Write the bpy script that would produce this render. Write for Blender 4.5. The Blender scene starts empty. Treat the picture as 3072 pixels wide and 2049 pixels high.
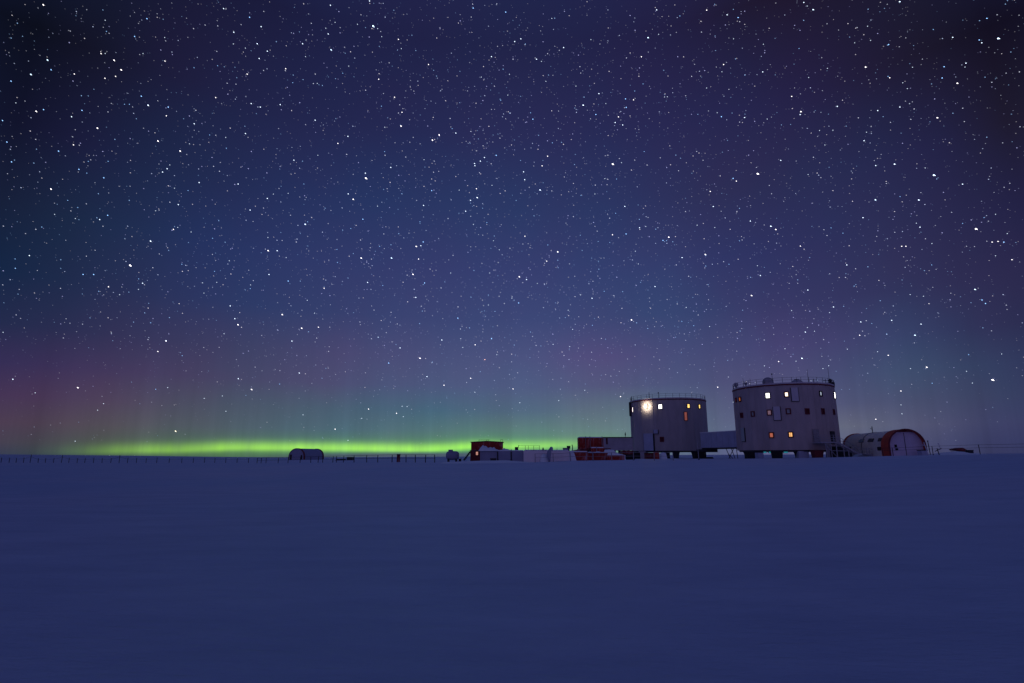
import bpy, math, random
from mathutils import Vector
random.seed(7)
rad = math.radians
SC = bpy.context.scene
COL = SC.collection

# ------------------------------------------------------------------ camera
F = 1650.0            # focal length in photo pixels (3072 wide)
HOR = 1366.0          # row of eye level
TH = math.atan((HOR-1024.5)/F)
EYE = 1.5
CT, ST = math.cos(TH), math.sin(TH)
cam_d = bpy.data.cameras.new("camera"); cam = bpy.data.objects.new("camera", cam_d); COL.objects.link(cam)
cam.location = (0, 0, EYE); cam.rotation_euler = (math.pi/2+TH, 0, 0)
cam_d.sensor_width = 36; cam_d.lens = F/3072*36
cam_d.clip_start = 0.1; cam_d.clip_end = 60000
SC.camera = cam

def ray(X, Y):
    u, v = (X-1536)/F, (1024.5-Y)/F
    return Vector((u, CT-v*ST, ST+v*CT))
def P(X, Y, d):                      # point of the place seen at photo pixel X,Y and y-distance d
    r = ray(X, Y); k = d/r.y
    return Vector((r.x*k, d, EYE+r.z*k))

def interp(t, x):
    if x <= t[0][0]: return t[0][1]
    for a, b in zip(t, t[1:]):
        if x <= b[0]:
            k = (x-a[0])/(b[0]-a[0]); return a[1]+(b[1]-a[1])*k
    return t[-1][1]
def sstep(a, b, x):
    t = max(0, min(1, (x-a)/(b-a))); return t*t*(3-2*t)

# ------------------------------------------------------------------ terrain
BASE = [(0,1388,137),(400,1389,137),(780,1390,128),(1000,1388,105),(1176,1387,89),(1440,1388,85),(1605,1388,79),(1712,1384,76),
        (1900,1382,74),(2100,1379,95),(2240,1376,100),(2400,1374.5,100),(2540,1371,95),(2660,1368,92),(2770,1366,92),
        (2941,1364,71),(3072,1363,70)]
FAR = [(0,1363),(400,1367),(800,1372.5),(1100,1374),(1400,1370),(1700,1367),(2200,1364),(2900,1361),(3072,1360)]
def ta(X, Y): r = ray(X, Y); return math.degrees(math.atan2(r.x, r.y))
ZB = [(ta(X, Y), P(X, Y, d).z) for X, Y, d in BASE]
EL = []
for X, Y in FAR:
    r = ray(X, Y); EL.append((ta(X, Y), r.z/math.hypot(r.x, r.y)))
ZB = [(-180,0),(-75,0)]+ZB+[(75,1.2),(180,0)]
EL = [(-180,0),(-90,0)]+EL+[(90,0),(180,0)]
def ground(x, y):
    r = math.hypot(x, y); a = math.degrees(math.atan2(x, y))
    z = interp(ZB, a)*sstep(5, 66, r)
    zf = EYE+r*interp(EL, a)
    z = z+(zf-z)*sstep(150, 1200, r)
    if r > 3000: z -= (r-3000)*.004
    z += .035*math.sin(x*.21+y*.06)*math.sin(y*.13+1)*sstep(4,20,r)*(1-sstep(60,100,r))
    return z

# ------------------------------------------------------------------ materials
def mat(name, col, rough=.7, var=.15, scale=3.0, stretch=(1,1,1), metal=0, bump=0):
    m = bpy.data.materials.new(name); m.use_nodes = True; nt = m.node_tree; N = nt.nodes; L = nt.links
    b = N["Principled BSDF"]; b.inputs["Roughness"].default_value = rough; b.inputs["Metallic"].default_value = metal
    b.inputs["Specular IOR Level"].default_value = .25
    tc = N.new("ShaderNodeTexCoord"); mp = N.new("ShaderNodeMapping"); mp.inputs["Scale"].default_value = stretch
    L.new(tc.outputs["Object"], mp.inputs["Vector"])
    nz = N.new("ShaderNodeTexNoise"); nz.inputs["Scale"].default_value = scale; nz.inputs["Detail"].default_value = 6
    nz.inputs["Roughness"].default_value = .65
    L.new(mp.outputs[0], nz.inputs["Vector"])
    cr = N.new("ShaderNodeValToRGB"); cr.color_ramp.elements[0].position = .3; cr.color_ramp.elements[1].position = .7
    cr.color_ramp.elements[0].color = tuple(max(0, c*(1-var)) for c in col)+(1,)
    cr.color_ramp.elements[1].color = tuple(min(1, c*(1+var)) for c in col)+(1,)
    L.new(nz.outputs[0], cr.inputs[0]); L.new(cr.outputs[0], b.inputs["Base Color"])
    if bump:
        bp = N.new("ShaderNodeBump"); bp.inputs["Strength"].default_value = bump; bp.inputs["Distance"].default_value = .05
        L.new(nz.outputs[0], bp.inputs["Height"]); L.new(bp.outputs[0], b.inputs["Normal"])
    return m
def glow(name, col, s):
    m = bpy.data.materials.new(name); m.use_nodes = True; nt = m.node_tree
    b = nt.nodes["Principled BSDF"]; b.inputs["Base Color"].default_value = (.3,.3,.3,1)
    # a lit room behind: brightness varies a little over the pane
    tc = nt.nodes.new("ShaderNodeTexCoord"); nz = nt.nodes.new("ShaderNodeTexNoise"); nz.inputs["Scale"].default_value = 2.2
    nt.links.new(tc.outputs["Object"], nz.inputs["Vector"])
    mr = nt.nodes.new("ShaderNodeMapRange"); mr.inputs[3].default_value = s*.6; mr.inputs[4].default_value = s*1.4
    nt.links.new(nz.outputs[0], mr.inputs[0]); nt.links.new(mr.outputs[0], b.inputs["Emission Strength"])
    b.inputs["Emission Color"].default_value = tuple(col)+(1,)
    return m

def frosted(name, col, amount=.5, scale=.9):
    m = mat(name, col, .65, .4, 1.3, (1,1,.5)); nt = m.node_tree; N = nt.nodes; L = nt.links; b = N["Principled BSDF"]
    old = b.inputs["Base Color"].links[0].from_socket
    tc = N.new("ShaderNodeTexCoord"); mp = N.new("ShaderNodeMapping"); mp.inputs["Scale"].default_value = (1.6,1.6,.7)
    nz = N.new("ShaderNodeTexNoise"); nz.inputs["Scale"].default_value = scale; nz.inputs["Detail"].default_value = 8; nz.inputs["Roughness"].default_value = .75
    L.new(tc.outputs["Object"], mp.inputs[0]); L.new(mp.outputs[0], nz.inputs["Vector"])
    mr = N.new("ShaderNodeMapRange"); mr.inputs[1].default_value = .52; mr.inputs[2].default_value = .66; mr.inputs[4].default_value = amount; L.new(nz.outputs[0], mr.inputs[0])
    mx = N.new("ShaderNodeMix"); mx.data_type = 'RGBA'; L.new(mr.outputs[0], mx.inputs[0]); L.new(old, mx.inputs[6]); mx.inputs[7].default_value = (.7,.66,.72,1)
    L.new(mx.outputs[2], b.inputs["Base Color"]); return m
M = {}
M['clad'] = mat('tower_cladding', (.50,.41,.40), .6, .18, .5, (1,1,.25), bump=.1)
M['clad_b'] = mat('tower_cladding_cool', (.46,.40,.40), .6, .18, .5, (1,1,.25), bump=.1)
M['panel'] = mat('pale_panel', (.62,.56,.60), .5, .06)
M['maroon'] = mat('maroon_paint', (.16,.02,.03), .6, .3)
M['maroon_b'] = mat('bright_red_fabric', (.55,.075,.04), .7, .25, 1.5)
M['red'] = frosted('frosted_red_paint', (.40,.04,.026), .45)
M['red_d'] = frosted('frosted_dark_red_paint', (.20,.028,.03), .35)
M['dark'] = mat('dark_steel', (.035,.035,.045), .6, .3)
M['black'] = mat('black_rubber', (.012,.012,.014), .7, .3)
M['grey'] = mat('grey_steel', (.30,.28,.31), .5, .2)
M['galv'] = mat('galvanised_steel', (.40,.38,.42), .45, .15)
M['white'] = mat('white_paint', (.72,.68,.72), .5, .08)
M['pinkwhite'] = mat('pale_pink_container_paint', (.92,.83,.84), .55, .05, 1.2)
M['blue'] = mat('bluish_panel', (.43,.45,.58), .6, .12, .6)
M['linkgrey'] = mat('grey_panel', (.42,.38,.42), .6, .15, .6)
M['glass'] = mat('dark_glass', (.02,.02,.025), .15, .1)
M['greyglass'] = mat('grey_blind', (.42,.46,.44), .4, .1)
M['shutter'] = mat('dark_red_shutter', (.10,.012,.020), .6, .25)
M['tan'] = mat('tan_fabric', (.80,.72,.60), .8, .12, .8, bump=.1)
M['tentface'] = mat('pale_fabric', (.66,.58,.72), .8, .08, .8, bump=.1)
M['bluefab'] = mat('blue_grey_fabric', (.32,.33,.44), .8, .1, .8)
M['wood'] = mat('weathered_wood', (.10,.08,.08), .8, .3)
M['snowpile'] = mat('drifted_snow', (.84,.84,.86), .75, .04, .6, bump=.25)
M['w_white'] = glow('lit_white_window', (1,.97,.93), 3.2)
M['w_warm'] = glow('lit_warm_window', (1,.78,.60), 2.2)
M['w_yellow'] = glow('lit_yellow_window', (1,.62,.16), 1.7)
M['w_orange'] = glow('lit_orange_window', (1,.30,.045), .75)
M['w_amber'] = glow('lit_amber_window', (1,.50,.16), 1.1)
M['w_dim'] = glow('lit_dim_orange_window', (1,.25,.09), .38)
M['w_rust'] = glow('lit_rust_window', (1,.24,.10), .20)
M['w_mauve'] = glow('lit_mauve_window', (.9,.5,.6), .16)
M['w_blue'] = glow('lit_bluish_window', (.7,.82,1), .75)
M['w_pink'] = glow('lit_pink_window', (1,.45,.32), .55)
M['w_cyan'] = glow('cyan_lamp_lens', (.05,.55,.75), .35)
M['flood'] = glow('floodlight_lens', (1,.88,.62), 8)

# ------------------------------------------------------------------ mesh builder
class MB:
    def __init__(s): s.v = []; s.f = []
    def quad_prism(s, pts, off):
        """closed polygon pts (list of Vector) extruded by vector off"""
        n = len(pts); b = len(s.v); off = Vector(off)
        s.v += [Vector(p) for p in pts]+[Vector(p)+off for p in pts]
        s.f.append(tuple(range(b+n-1, b-1, -1))); s.f.append(tuple(range(b+n, b+2*n)))
        for i in range(n):
            j = (i+1) % n; s.f.append((b+i, b+j, b+n+j, b+n+i))
        return s
    def box(s, x0, x1, y0, y1, z0, z1):
        return s.quad_prism([(x0,y0,z0),(x1,y0,z0),(x1,y1,z0),(x0,y1,z0)], (0,0,z1-z0))
    def obox(s, o, ax, ay, az, a0, a1, b0, b1, c0, c1):
        """box in a local frame"""
        q = lambda a, b, c: o+ax*a+ay*b+az*c
        return s.quad_prism([q(a0,b0,c0),q(a1,b0,c0),q(a1,b1,c0),q(a0,b1,c0)], az*(c1-c0))
    def tube(s, a, b, r, n=6, r2=None):
        a, b = Vector(a), Vector(b); d = (b-a)
        if d.length < 1e-6: return s
        d.normalize(); u = d.orthogonal().normalized(); w = d.cross(u); r2 = r if r2 is None else r2
        k = len(s.v)
        for c, rr in ((a, r), (b, r2)):
            for i in range(n):
                t = 2*math.pi*i/n; s.v.append(c+u*math.cos(t)*rr+w*math.sin(t)*rr)
        for i in range(n):
            j = (i+1) % n; s.f.append((k+i, k+j, k+n+j, k+n+i))
        s.f.append(tuple(range(k+n-1, k-1, -1))); s.f.append(tuple(range(k+n, k+2*n)))
        return s
    def lathe(s, c, prof, n=16):
        """profile list (r,z) around vertical axis at c"""
        c = Vector(c); k = len(s.v)
        for r, z in prof:
            for i in range(n):
                t = 2*math.pi*i/n; s.v.append(c+Vector((r*math.cos(t), r*math.sin(t), z)))
        m = len(prof)
        for q in range(m-1):
            for i in range(n):
                j = (i+1) % n; s.f.append((k+q*n+i, k+q*n+j, k+(q+1)*n+j, k+(q+1)*n+i))
        s.f.append(tuple(range(k+n-1, k-1, -1))); s.f.append(tuple(range(k+(m-1)*n, k+m*n)))
        return s
    def build(s, name, m, parent=None, smooth=False):
        o0 = parent_world(parent)
        me = bpy.data.meshes.new(name); me.from_pydata([tuple(p-o0) for p in s.v], [], s.f); me.update()
        me.materials.append(m)
        if smooth: me.shade_smooth()
        o = bpy.data.objects.new(name, me); COL.objects.link(o)
        if parent is not None: o.parent = parent
        return o
WORLD = {}
def parent_world(p):
    v = Vector((0,0,0))
    while p is not None:
        v += Vector(p.location); p = p.parent
    return v
def tag(o, label=None, cat=None, group=None, kind=None):
    if label: o['label'] = label
    if cat: o['category'] = cat
    if group: o['group'] = group
    if kind: o['kind'] = kind
    return o
def thing(name, loc, label, cat, group=None):
    o = bpy.data.objects.new(name, None); COL.objects.link(o); o.location = loc; o.empty_display_size = .2
    return tag(o, label, cat, group)
def span(X0, X1, Y0, Y1, d):
    Ym = (Y0+Y1)/2
    return P(X0, Ym, d).x, P(X1, Ym, d).x, P((X0+X1)/2, Y1, d).z, P((X0+X1)/2, Y0, d).z
UP = Vector((0,0,1))

# ------------------------------------------------------------------ snow ground
def make_ground():
    m = bpy.data.materials.new('snow'); m.use_nodes = True; nt = m.node_tree; N = nt.nodes; L = nt.links
    b = N["Principled BSDF"]; b.inputs["Roughness"].default_value = .46; b.inputs["Specular IOR Level"].default_value = .6
    tc = N.new("ShaderNodeTexCoord")
    mp = N.new("ShaderNodeMapping"); mp.inputs["Scale"].default_value = (.25, .8, 1); mp.inputs["Rotation"].default_value = (0,0,rad(12))
    L.new(tc.outputs["Object"], mp.inputs["Vector"])
    n1 = N.new("ShaderNodeTexNoise"); n1.inputs["Scale"].default_value = 1.3; n1.inputs["Detail"].default_value = 10; n1.inputs["Roughness"].default_value = .7
    L.new(mp.outputs[0], n1.inputs["Vector"])
    n2 = N.new("ShaderNodeTexNoise"); n2.inputs["Scale"].default_value = .045; n2.inputs["Detail"].default_value = 3
    L.new(tc.outputs["Object"], n2.inputs["Vector"])
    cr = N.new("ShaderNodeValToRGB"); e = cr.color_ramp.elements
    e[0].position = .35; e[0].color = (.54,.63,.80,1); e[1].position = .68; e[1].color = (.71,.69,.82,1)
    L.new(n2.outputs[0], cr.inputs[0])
    mx = N.new("ShaderNodeMix"); mx.data_type = 'RGBA'; mx.blend_type = 'MULTIPLY'; mx.inputs[0].default_value = 1
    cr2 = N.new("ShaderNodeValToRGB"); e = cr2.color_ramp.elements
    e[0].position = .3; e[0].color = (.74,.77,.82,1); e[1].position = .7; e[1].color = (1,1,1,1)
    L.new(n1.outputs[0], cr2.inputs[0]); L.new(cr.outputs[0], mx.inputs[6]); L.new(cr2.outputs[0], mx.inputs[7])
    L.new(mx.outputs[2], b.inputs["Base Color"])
    n3 = N.new("ShaderNodeTexNoise"); n3.inputs["Scale"].default_value = 14; n3.inputs["Detail"].default_value = 4; L.new(mp.outputs[0], n3.inputs["Vector"])
    hm = N.new("ShaderNodeMath"); hm.operation = 'MULTIPLY_ADD'; hm.inputs[1].default_value = .22; L.new(n3.outputs[0], hm.inputs[0]); L.new(n1.outputs[0], hm.inputs[2])
    bp = N.new("ShaderNodeBump"); bp.inputs["Strength"].default_value = .9; bp.inputs["Distance"].default_value = .16
    L.new(hm.outputs[0], bp.inputs["Height"]); L.new(bp.outputs[0], b.inputs["Normal"])
    v = [(0,0,0)]; f = []; na = 360; r = .6; rs = []
    while r < 14000: rs.append(r); r *= 1.055
    for r in rs:
        for i in range(na):
            a = 2*math.pi*i/na; x, y = r*math.sin(a), r*math.cos(a); v.append((x, y, ground(x, y)))
    for i in range(na): f.append((0, 1+(i+1) % na, 1+i))
    for q in range(len(rs)-1):
        for i in range(na):
            j = (i+1) % na; a = 1+q*na; f.append((a+i, a+j, a+na+j, a+na+i))
    me = bpy.data.meshes.new('snow_field'); me.from_pydata(v, [], f); me.update(); me.materials.append(m); me.shade_smooth()
    o = bpy.data.objects.new('snow_field', me); COL.objects.link(o); o['kind'] = 'structure'
make_ground()

# ------------------------------------------------------------------ towers
NS = 18
def facet_hit(c, R, phase, X, Y):
    """where the sight line through X,Y meets the polygonal wall: point, tangent, normal"""
    o = Vector((0,0,EYE)); d = ray(X, Y); best = None; ap = R*math.cos(math.pi/NS)
    for i in range(NS):
        a = phase+2*math.pi*(i+.5)/NS; n = Vector((math.cos(a), math.sin(a), 0))
        dn = d.dot(n)
        if dn >= 0: continue
        t = ((c+n*ap)-o).dot(n)/dn; p = o+d*t
        tang = Vector((-n.y, n.x, 0)); s = (p-c).dot(tang)
        if abs(s) <= R*math.sin(math.pi/NS)+.02 and (best is None or t < best[0]): best = (t, p, tang, n)
    if best is None:                       # grazing the rim: closest facet tangent to the ray
        a = math.atan2(-c.y, -c.x)+(1.35 if X > 1536+F*c.x/(c.y*CT) else -1.35)
        i = round((a-phase)/(2*math.pi/NS)-.5); a = phase+2*math.pi*(i+.5)/NS
        n = Vector((math.cos(a), math.sin(a), 0)); p = c+n*ap; k = math.hypot(p.x, p.y)
        p = Vector((p.x, p.y, P(X, Y, p.y).z)); return p, Vector((-n.y, n.x, 0)), n
    return best[1], best[2], best[3]

def window(t, c, R, ph, X, Y, w, h, pane, frame=M['maroon'], clip_label=None, fw=.18, depth=.16, mull=False):
    w *= .88; h *= .9
    p, tg, n = facet_hit(c, R, ph, X, Y)
    half = R*math.sin(math.pi/NS)-w/2-.02
    s = (p-c).dot(tg); s = max(-half, min(half, s)); ap = R*math.cos(math.pi/NS)
    o = c+n*ap+tg*s; o.z = p.z
    fr = MB()
    a, b = w/2, h/2
    for (u0,u1,v0,v1) in ((-a,-a+fw,-b,b),(a-fw,a,-b,b),(-a+fw,a-fw,-b,-b+fw),(-a+fw,a-fw,b-fw,b)):
        fr.obox(o, tg, n, UP, u0, u1, .003, depth, v0, v1)
    if mull: fr.obox(o, tg, n, UP, -.02, .02, .03, depth-.04, -b+fw, b-fw)
    fo = fr.build('window', frame, t)
    if clip_label: fo['label'] = clip_label
    pn = MB().obox(o, tg, n, UP, -a+fw, a-fw, .01, .05, -b+fw, b-fw).build('pane', pane, fo)
    return fo

def tower(c, R, ph, zb, zt, label, clad):
    t = thing('round_tower_building', (c.x, c.y, ground(c.x, c.y)), label, 'tower', 'round station towers on stilts')
    w = MB(); n = NS
    ring = lambda rr, z: [Vector((c.x+rr*math.cos(ph+2*math.pi*i/n), c.y+rr*math.sin(ph+2*math.pi*i/n), z)) for i in range(n)]
    w.quad_prism(ring(R, zb), (0,0,zt-zb))
    # seams: slim battens at every corner and mid facet
    for i in range(n):
        a = ph+2*math.pi*i/n
        nn = Vector((math.cos(a), math.sin(a), 0)); tt = Vector((-nn.y, nn.x, 0))
        w.obox(Vector((c.x,c.y,0))+nn*(R-.03), tt, nn, UP, -.05, .05, 0, .06, zb+.02, zt-.02)
        a2 = a+math.pi/n; nn = Vector((math.cos(a2), math.sin(a2), 0)); tt = Vector((-nn.y, nn.x, 0)); ap = R*math.cos(math.pi/n)
        for q in (-.55, .55):
            w.obox(Vector((c.x,c.y,0))+nn*ap+tt*q*1.0, tt, nn, UP, -.025, .025, .003, .03, zb+.05, zt-.05)
    w.build('wall', clad, t)
    # under-floor beams
    fl = MB(); fl.quad_prism(ring(R-.35, zb-.28), (0,0,.277))
    fl.build('floor_frame', M['dark'], t)
    # maroon trim and pale parapet lip
    tr = MB(); a = ring(R+.12, zt-.05)
    tr.quad_prism(a, (0,0,.22)); tr.build('trim', M['maroon'], t)
    pp = MB(); outer = ring(R+.02, zt+.172); inner = ring(R-.25, zt+.172)
    for i in range(n):
        j = (i+1) % n; pp.quad_prism([outer[i], outer[j], inner[j], inner[i]], (0,0,.28))
    pp.build('parapet', M['panel'], t)
    rf = MB(); rf.quad_prism(ring(R-.252, zt+.171), (0,0,.12)); rf.build('roof', M['snowpile'], t)
    # railing
    rl = MB(); zr = zt+.452; rr = R-.12
    pts = []
    for i in range(n*2):
        a = ph+math.pi*i/n; q = rr if i % 2 == 0 else rr*math.cos(math.pi/n)
        p = Vector((c.x+q*math.cos(a), c.y+q*math.sin(a), zr)); pts.append(p)
        rl.tube(p, p+UP*.95, .035, 5)
    for i in range(len(pts)):
        for h in (.5, .95): rl.tube(pts[i]+UP*h, pts[(i+1) % len(pts)]+UP*h, .025, 4)
    rl.build('railing', M['dark'], t)
    # legs: short tapered box feet
    for k in range(6):
        a = ph+.2+2*math.pi*k/6; q = Vector((c.x+math.cos(a)*(R-1.5), c.y+math.sin(a)*(R-1.5), 0)); g = ground(q.x, q.y)
        lg = MB(); lg.lathe((q.x, q.y, g-.1), [(.45,0),(.6,.15),(.78,zb-.28-g-.25),(.95,zb-.283-g+.1)], 8)
        lg.build('leg', M['dark'], t)
    return t

# right tower
cR = Vector((54.4, 110.7, 0)); R0 = 9.25; phR = .1
az_f = Vector((-cR.x, -cR.y, 0)).normalized(); frontR = cR+az_f*R0
zbR = P(2362, 1350, frontR.y).z; ztR = P(2370, 1155, frontR.y).z
cR0 = cR.copy()
TR = tower(cR, R0, phR, zbR, ztR, 'nearer and taller round grey tower with three rows of windows and an outside staircase', M['clad'])
cL = Vector((39.1, 138.7, 0)); frontL = cL+Vector((-cL.x, -cL.y, 0)).normalized()*R0; phL = .22
zbL = P(2012, 1352, frontL.y).z; ztL = P(2020, 1198, frontL.y).z
TL = tower(cL, R0, phL, zbL, ztL, 'farther round grey tower with a bright floodlight near its top left', M['clad_b'])
print('towers', zbR, ztR, zbL, ztL, ground(cR.x, cR.y))

W = lambda X, Y, w, h, pane, **k: window(TR, cR, R0, phR, X, Y, w, h, M[pane], **k)
W(2220.6,1198,.85,1.1,'w_orange', mull=True)
W(2300,1187,1.0,1.25,'w_white', frame=M['dark'], fw=.12)
W(2354,1183.5,.95,1.15,'w_warm')
W(2460,1181,.85,1.15,'w_blue', frame=M['black'], fw=.2)
W(2503,1186,1.3,1.5,'w_white', frame=M['dark'], fw=.1)
W(2209,1200,.8,1.0,'w_dim')
W(2225.7,1246,.9,1.15,'shutter'); W(2258,1242,.9,1.15,'greyglass'); W(2304.5,1238,1.0,1.2,'w_mauve')
W(2360,1234,1.0,1.2,'greyglass'); W(2417.6,1234,1.0,1.25,'shutter', clip_label='closed dark red shutter window')
W(2467,1234,1.0,1.25,'shutter'); W(2501,1236,1.0,1.2,'shutter')
W(2311.4,1305.5,1.0,1.2,'w_dim'); W(2368,1304,1.0,1.2,'w_amber', mull=True)
W(2445,1293,.5,.5,'glass', frame=M['dark'], fw=.1)
def wallpanel(t, c, ph, X, Y, w, h, mtl, name, out=.25):
    p, tg, n = facet_hit(c, R0, ph, X, Y)
    half = R0*math.sin(math.pi/NS)-w/2; s = (p-c).dot(tg); s = max(-half, min(half, s))
    o = c+n*R0*math.cos(math.pi/NS)+tg*s; o.z = p.z
    pb = MB().obox(o, tg, n, UP, -w/2, w/2, .035, out, -h/2, h/2).build(name, M[mtl], t)
    fr = MB()
    for (u0,u1,v0,v1) in ((-w/2-.1,-w/2-.003,-h/2,h/2),(w/2+.003,w/2+.1,-h/2,h/2),(-w/2-.1,w/2+.1,-h/2-.1,-h/2-.003)):
        fr.obox(o, tg, n, UP, u0, u1, .033, out-.08, v0, v1)
    fr.build('edge_trim', M['dark'], pb)
    return pb
wallpanel(TR, cR, phR, 2384, 1183, 1.15, 2.5, 'panel', 'wall_panel')
wallpanel(TR, cR, phR, 2331.5, 1240, 1.15, 2.5, 'panel', 'wall_panel')
wallpanel(TR, cR, phR, 2231, 1304, .9, 2.6, 'greyglass', 'door')
wallpanel(TR, cR, phR, 2497, 1312, 1.0, 2.2, 'dark', 'door')

V = lambda X, Y, w, h, pane, **k: window(TL, cL, R0, phL, X, Y, w, h, M[pane], **k)
V(1899.5,1229,1.0,1.5,'w_white', fw=.1); V(1981,1220,1.15,1.35,'w_white', frame=M['dark'], fw=.12)
V(2065,1218,.95,1.2,'w_yellow', frame=M['black'], fw=.14); V(2097.5,1219.6,.85,1.2,'w_yellow', frame=M['black'], fw=.14)
V(1986,1318,1.1,1.3,'shutter')
V(2056.7,1248.6,1.0,2.3,'w_rust', frame=M['maroon'], fw=.1)
wallpanel(TL, cL, phL, 1955, 1326, 2.6, 4.0, 'blue', 'wall_panel', .6)
wallpanel(TL, cL, phL, 1964, 1295, 1.0, .9, 'blue', 'wall_panel', .5)
wallpanel(TL, cL, phL, 1893.5, 1227, .35, 3.4, 'dark', 'cable_duct', .5)

def lamp(p, n, r, m, label, name='floodlight', power=None):
    t = thing(name, p, label, 'lamp')
    n = Vector(n).normalized()
    MB().tube(p-n*.46, p-n*.36, r*.35, 12, r*.4).build('housing', M['white'], t)
    c = p-n*.02
    MB().lathe(c, [(r*.85*math.cos(rad(q)), r*1.15*math.sin(rad(q))) for q in range(-84, 85, 14)], 16).build('lens', M[m], t, True)
    MB().tube(p-n*.62, p-n*.463, .05, 6).build('bracket', M['grey'], t)
    return t
p, tg, n = facet_hit(cL, R0, phL, 1941, 1221)
fl = lamp(p+n*.62+Vector((0,0,.15)), n, .36, 'flood', 'glaring yellowish floodlight mounted high on the left of the farther tower')
ld = bpy.data.lights.new('floodlight_bulb', 'SPOT'); ld.energy = 520; ld.color = (1,.86,.64); ld.shadow_soft_size = .35
ld.spot_size = rad(150); ld.spot_blend = 1.0
lo = bpy.data.objects.new('bulb', ld); COL.objects.link(lo); lo.parent = fl; lo.location = n*.42
lo.rotation_euler = (-n).to_track_quat('-Z', 'Y').to_euler()      # the rear of the lamp washes the wall behind it

# ------------------------------------------------------------------ rooftop things
def roofpt(X, c, back=0.0, zt=0, R=R0-1.0):
    """point on the roof deck near the front rim, at photo column X"""
    d = ray(X, 1160); dd = Vector((d.x, d.y, 0)).normalized(); cc = Vector((c.x, c.y, 0))
    b = dd.dot(cc); disc = b*b-(cc.length_squared-R*R)
    t = b-math.sqrt(max(disc, 0))+back; q = dd*t; return Vector((q.x, q.y, zt+.29))
def radome(X, c, zt, r, label, back=0, hc=.5):
    q = roofpt(X, c, back, zt); t = thing('radome', q, label, 'antenna dome', 'antenna domes on the tower roof')
    a0 = max(-60, math.degrees(math.asin(max(-1, min(1, (.12-hc)/r))))); n = 10
    if hc > r: MB().tube(q, q+UP*(hc-r*.8), r*.3, 8).build('base', M['dark'], t)
    else: MB().lathe(q, [(r*math.cos(rad(a0))+.05,0),(r*math.cos(rad(a0))+.05,.115)], 16).build('base', M['dark'], t)
    prof = [(r*math.cos(rad(a0+(87-a0)*i/n)), hc+r*math.sin(rad(a0+(87-a0)*i/n))) for i in range(n+1)]
    MB().lathe(q, prof, 20).build('dome', M['linkgrey'], t, True)
radome(2305, cR, ztR, 1.0, 'largest domed radome behind the left front railing of the nearer tower', .3, .5)
radome(2208, cR, ztR, .46, 'small round ball antenna on the far left rim of the nearer tower', 0, 1.2)
radome(2238, cR, ztR, .32, 'smallest dark ball antenna just right of the left rim ball on the nearer tower', 0, .8)
radome(2392, cR, ztR, 1.3, 'low wide dome barely rising over the middle rim of the nearer tower', 2.2, -.25)
def mast(X, Ytop, c, zt, label, r=.035, head=None, back=0.0, cross=False, group='thin masts on the tower roofs'):
    q = roofpt(X, c, back, zt); top = P(X, Ytop, q.y).z; t = thing('antenna_mast', q, label, 'antenna', group)
    MB().tube(q, Vector((q.x, q.y, top)), r*1.5, 6, r*.8).build('pole', M['dark'], t)
    MB().lathe(q, [(.16,0),(.16,.08)], 8).build('foot', M['dark'], t)
    if head: MB().tube(Vector((q.x, q.y, top+.002)), Vector((q.x, q.y, top+head)), head*.55, 8).build('sensor', M['dark'], t)
    if cross: MB().tube(Vector((q.x-.45, q.y, top-.3)), Vector((q.x+.45, q.y, top-.3)), .04, 5).build('crossbar', M['dark'], t)
mast(2319, 1124, cR, ztR, 'antenna mast with a small head right of the largest radome', head=.22)
mast(2427, 1108, cR, ztR, 'tall thin mast right of centre on the nearer tower', .03)
mast(2490, 1103, cR, ztR, 'tall thin mast at the right rim of the nearer tower', .03)
mast(2231, 1134, cR, ztR, 'short mast between the two ball antennas on the nearer tower', .03)
mast(2252, 1136, cR, ztR, 'short mast just right of the smallest ball antenna', .025)
mast(2392, 1133, cR, ztR, 'short mast with crossbar above the low dome in the middle of the nearer tower', .035, cross=True)
mast(2443, 1136, cR, ztR, 'stubby thick mast at the right front railing of the nearer tower', .06)
mast(2479, 1137, cR, ztR, 'short mast with crossbar by the right cluster of instruments', .05, cross=True)
mast(1946, 1177, cL, ztL, 'tallest stubby mast on the farther tower above the floodlight', .06)
mast(1974, 1180, cL, ztL, 'short mast with a round head on the farther tower', .03, head=.25)
mast(1893, 1188, cL, ztL, 'short mast on the left rim of the farther tower', .06)
q = roofpt(2494, cR, 0, ztR); t = thing('instrument_rack', q, 'cluster of dark instrument boxes at the right rim of the nearer tower', 'instruments')
MB().box(q.x-.5, q.x+.5, q.y-.4, q.y+.4, q.z, q.z+.7).build('cabinet', M['dark'], t)
MB().lathe((q.x-.1, q.y, q.z+.703), [(.1,0),(.32,.2),(.34,.45),(.15,.7)], 10).build('sensor', M['dark'], t)
MB().tube((q.x+.55,q.y,q.z), (q.x+.55,q.y,q.z+1.1), .06).build('post', M['dark'], t)

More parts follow.
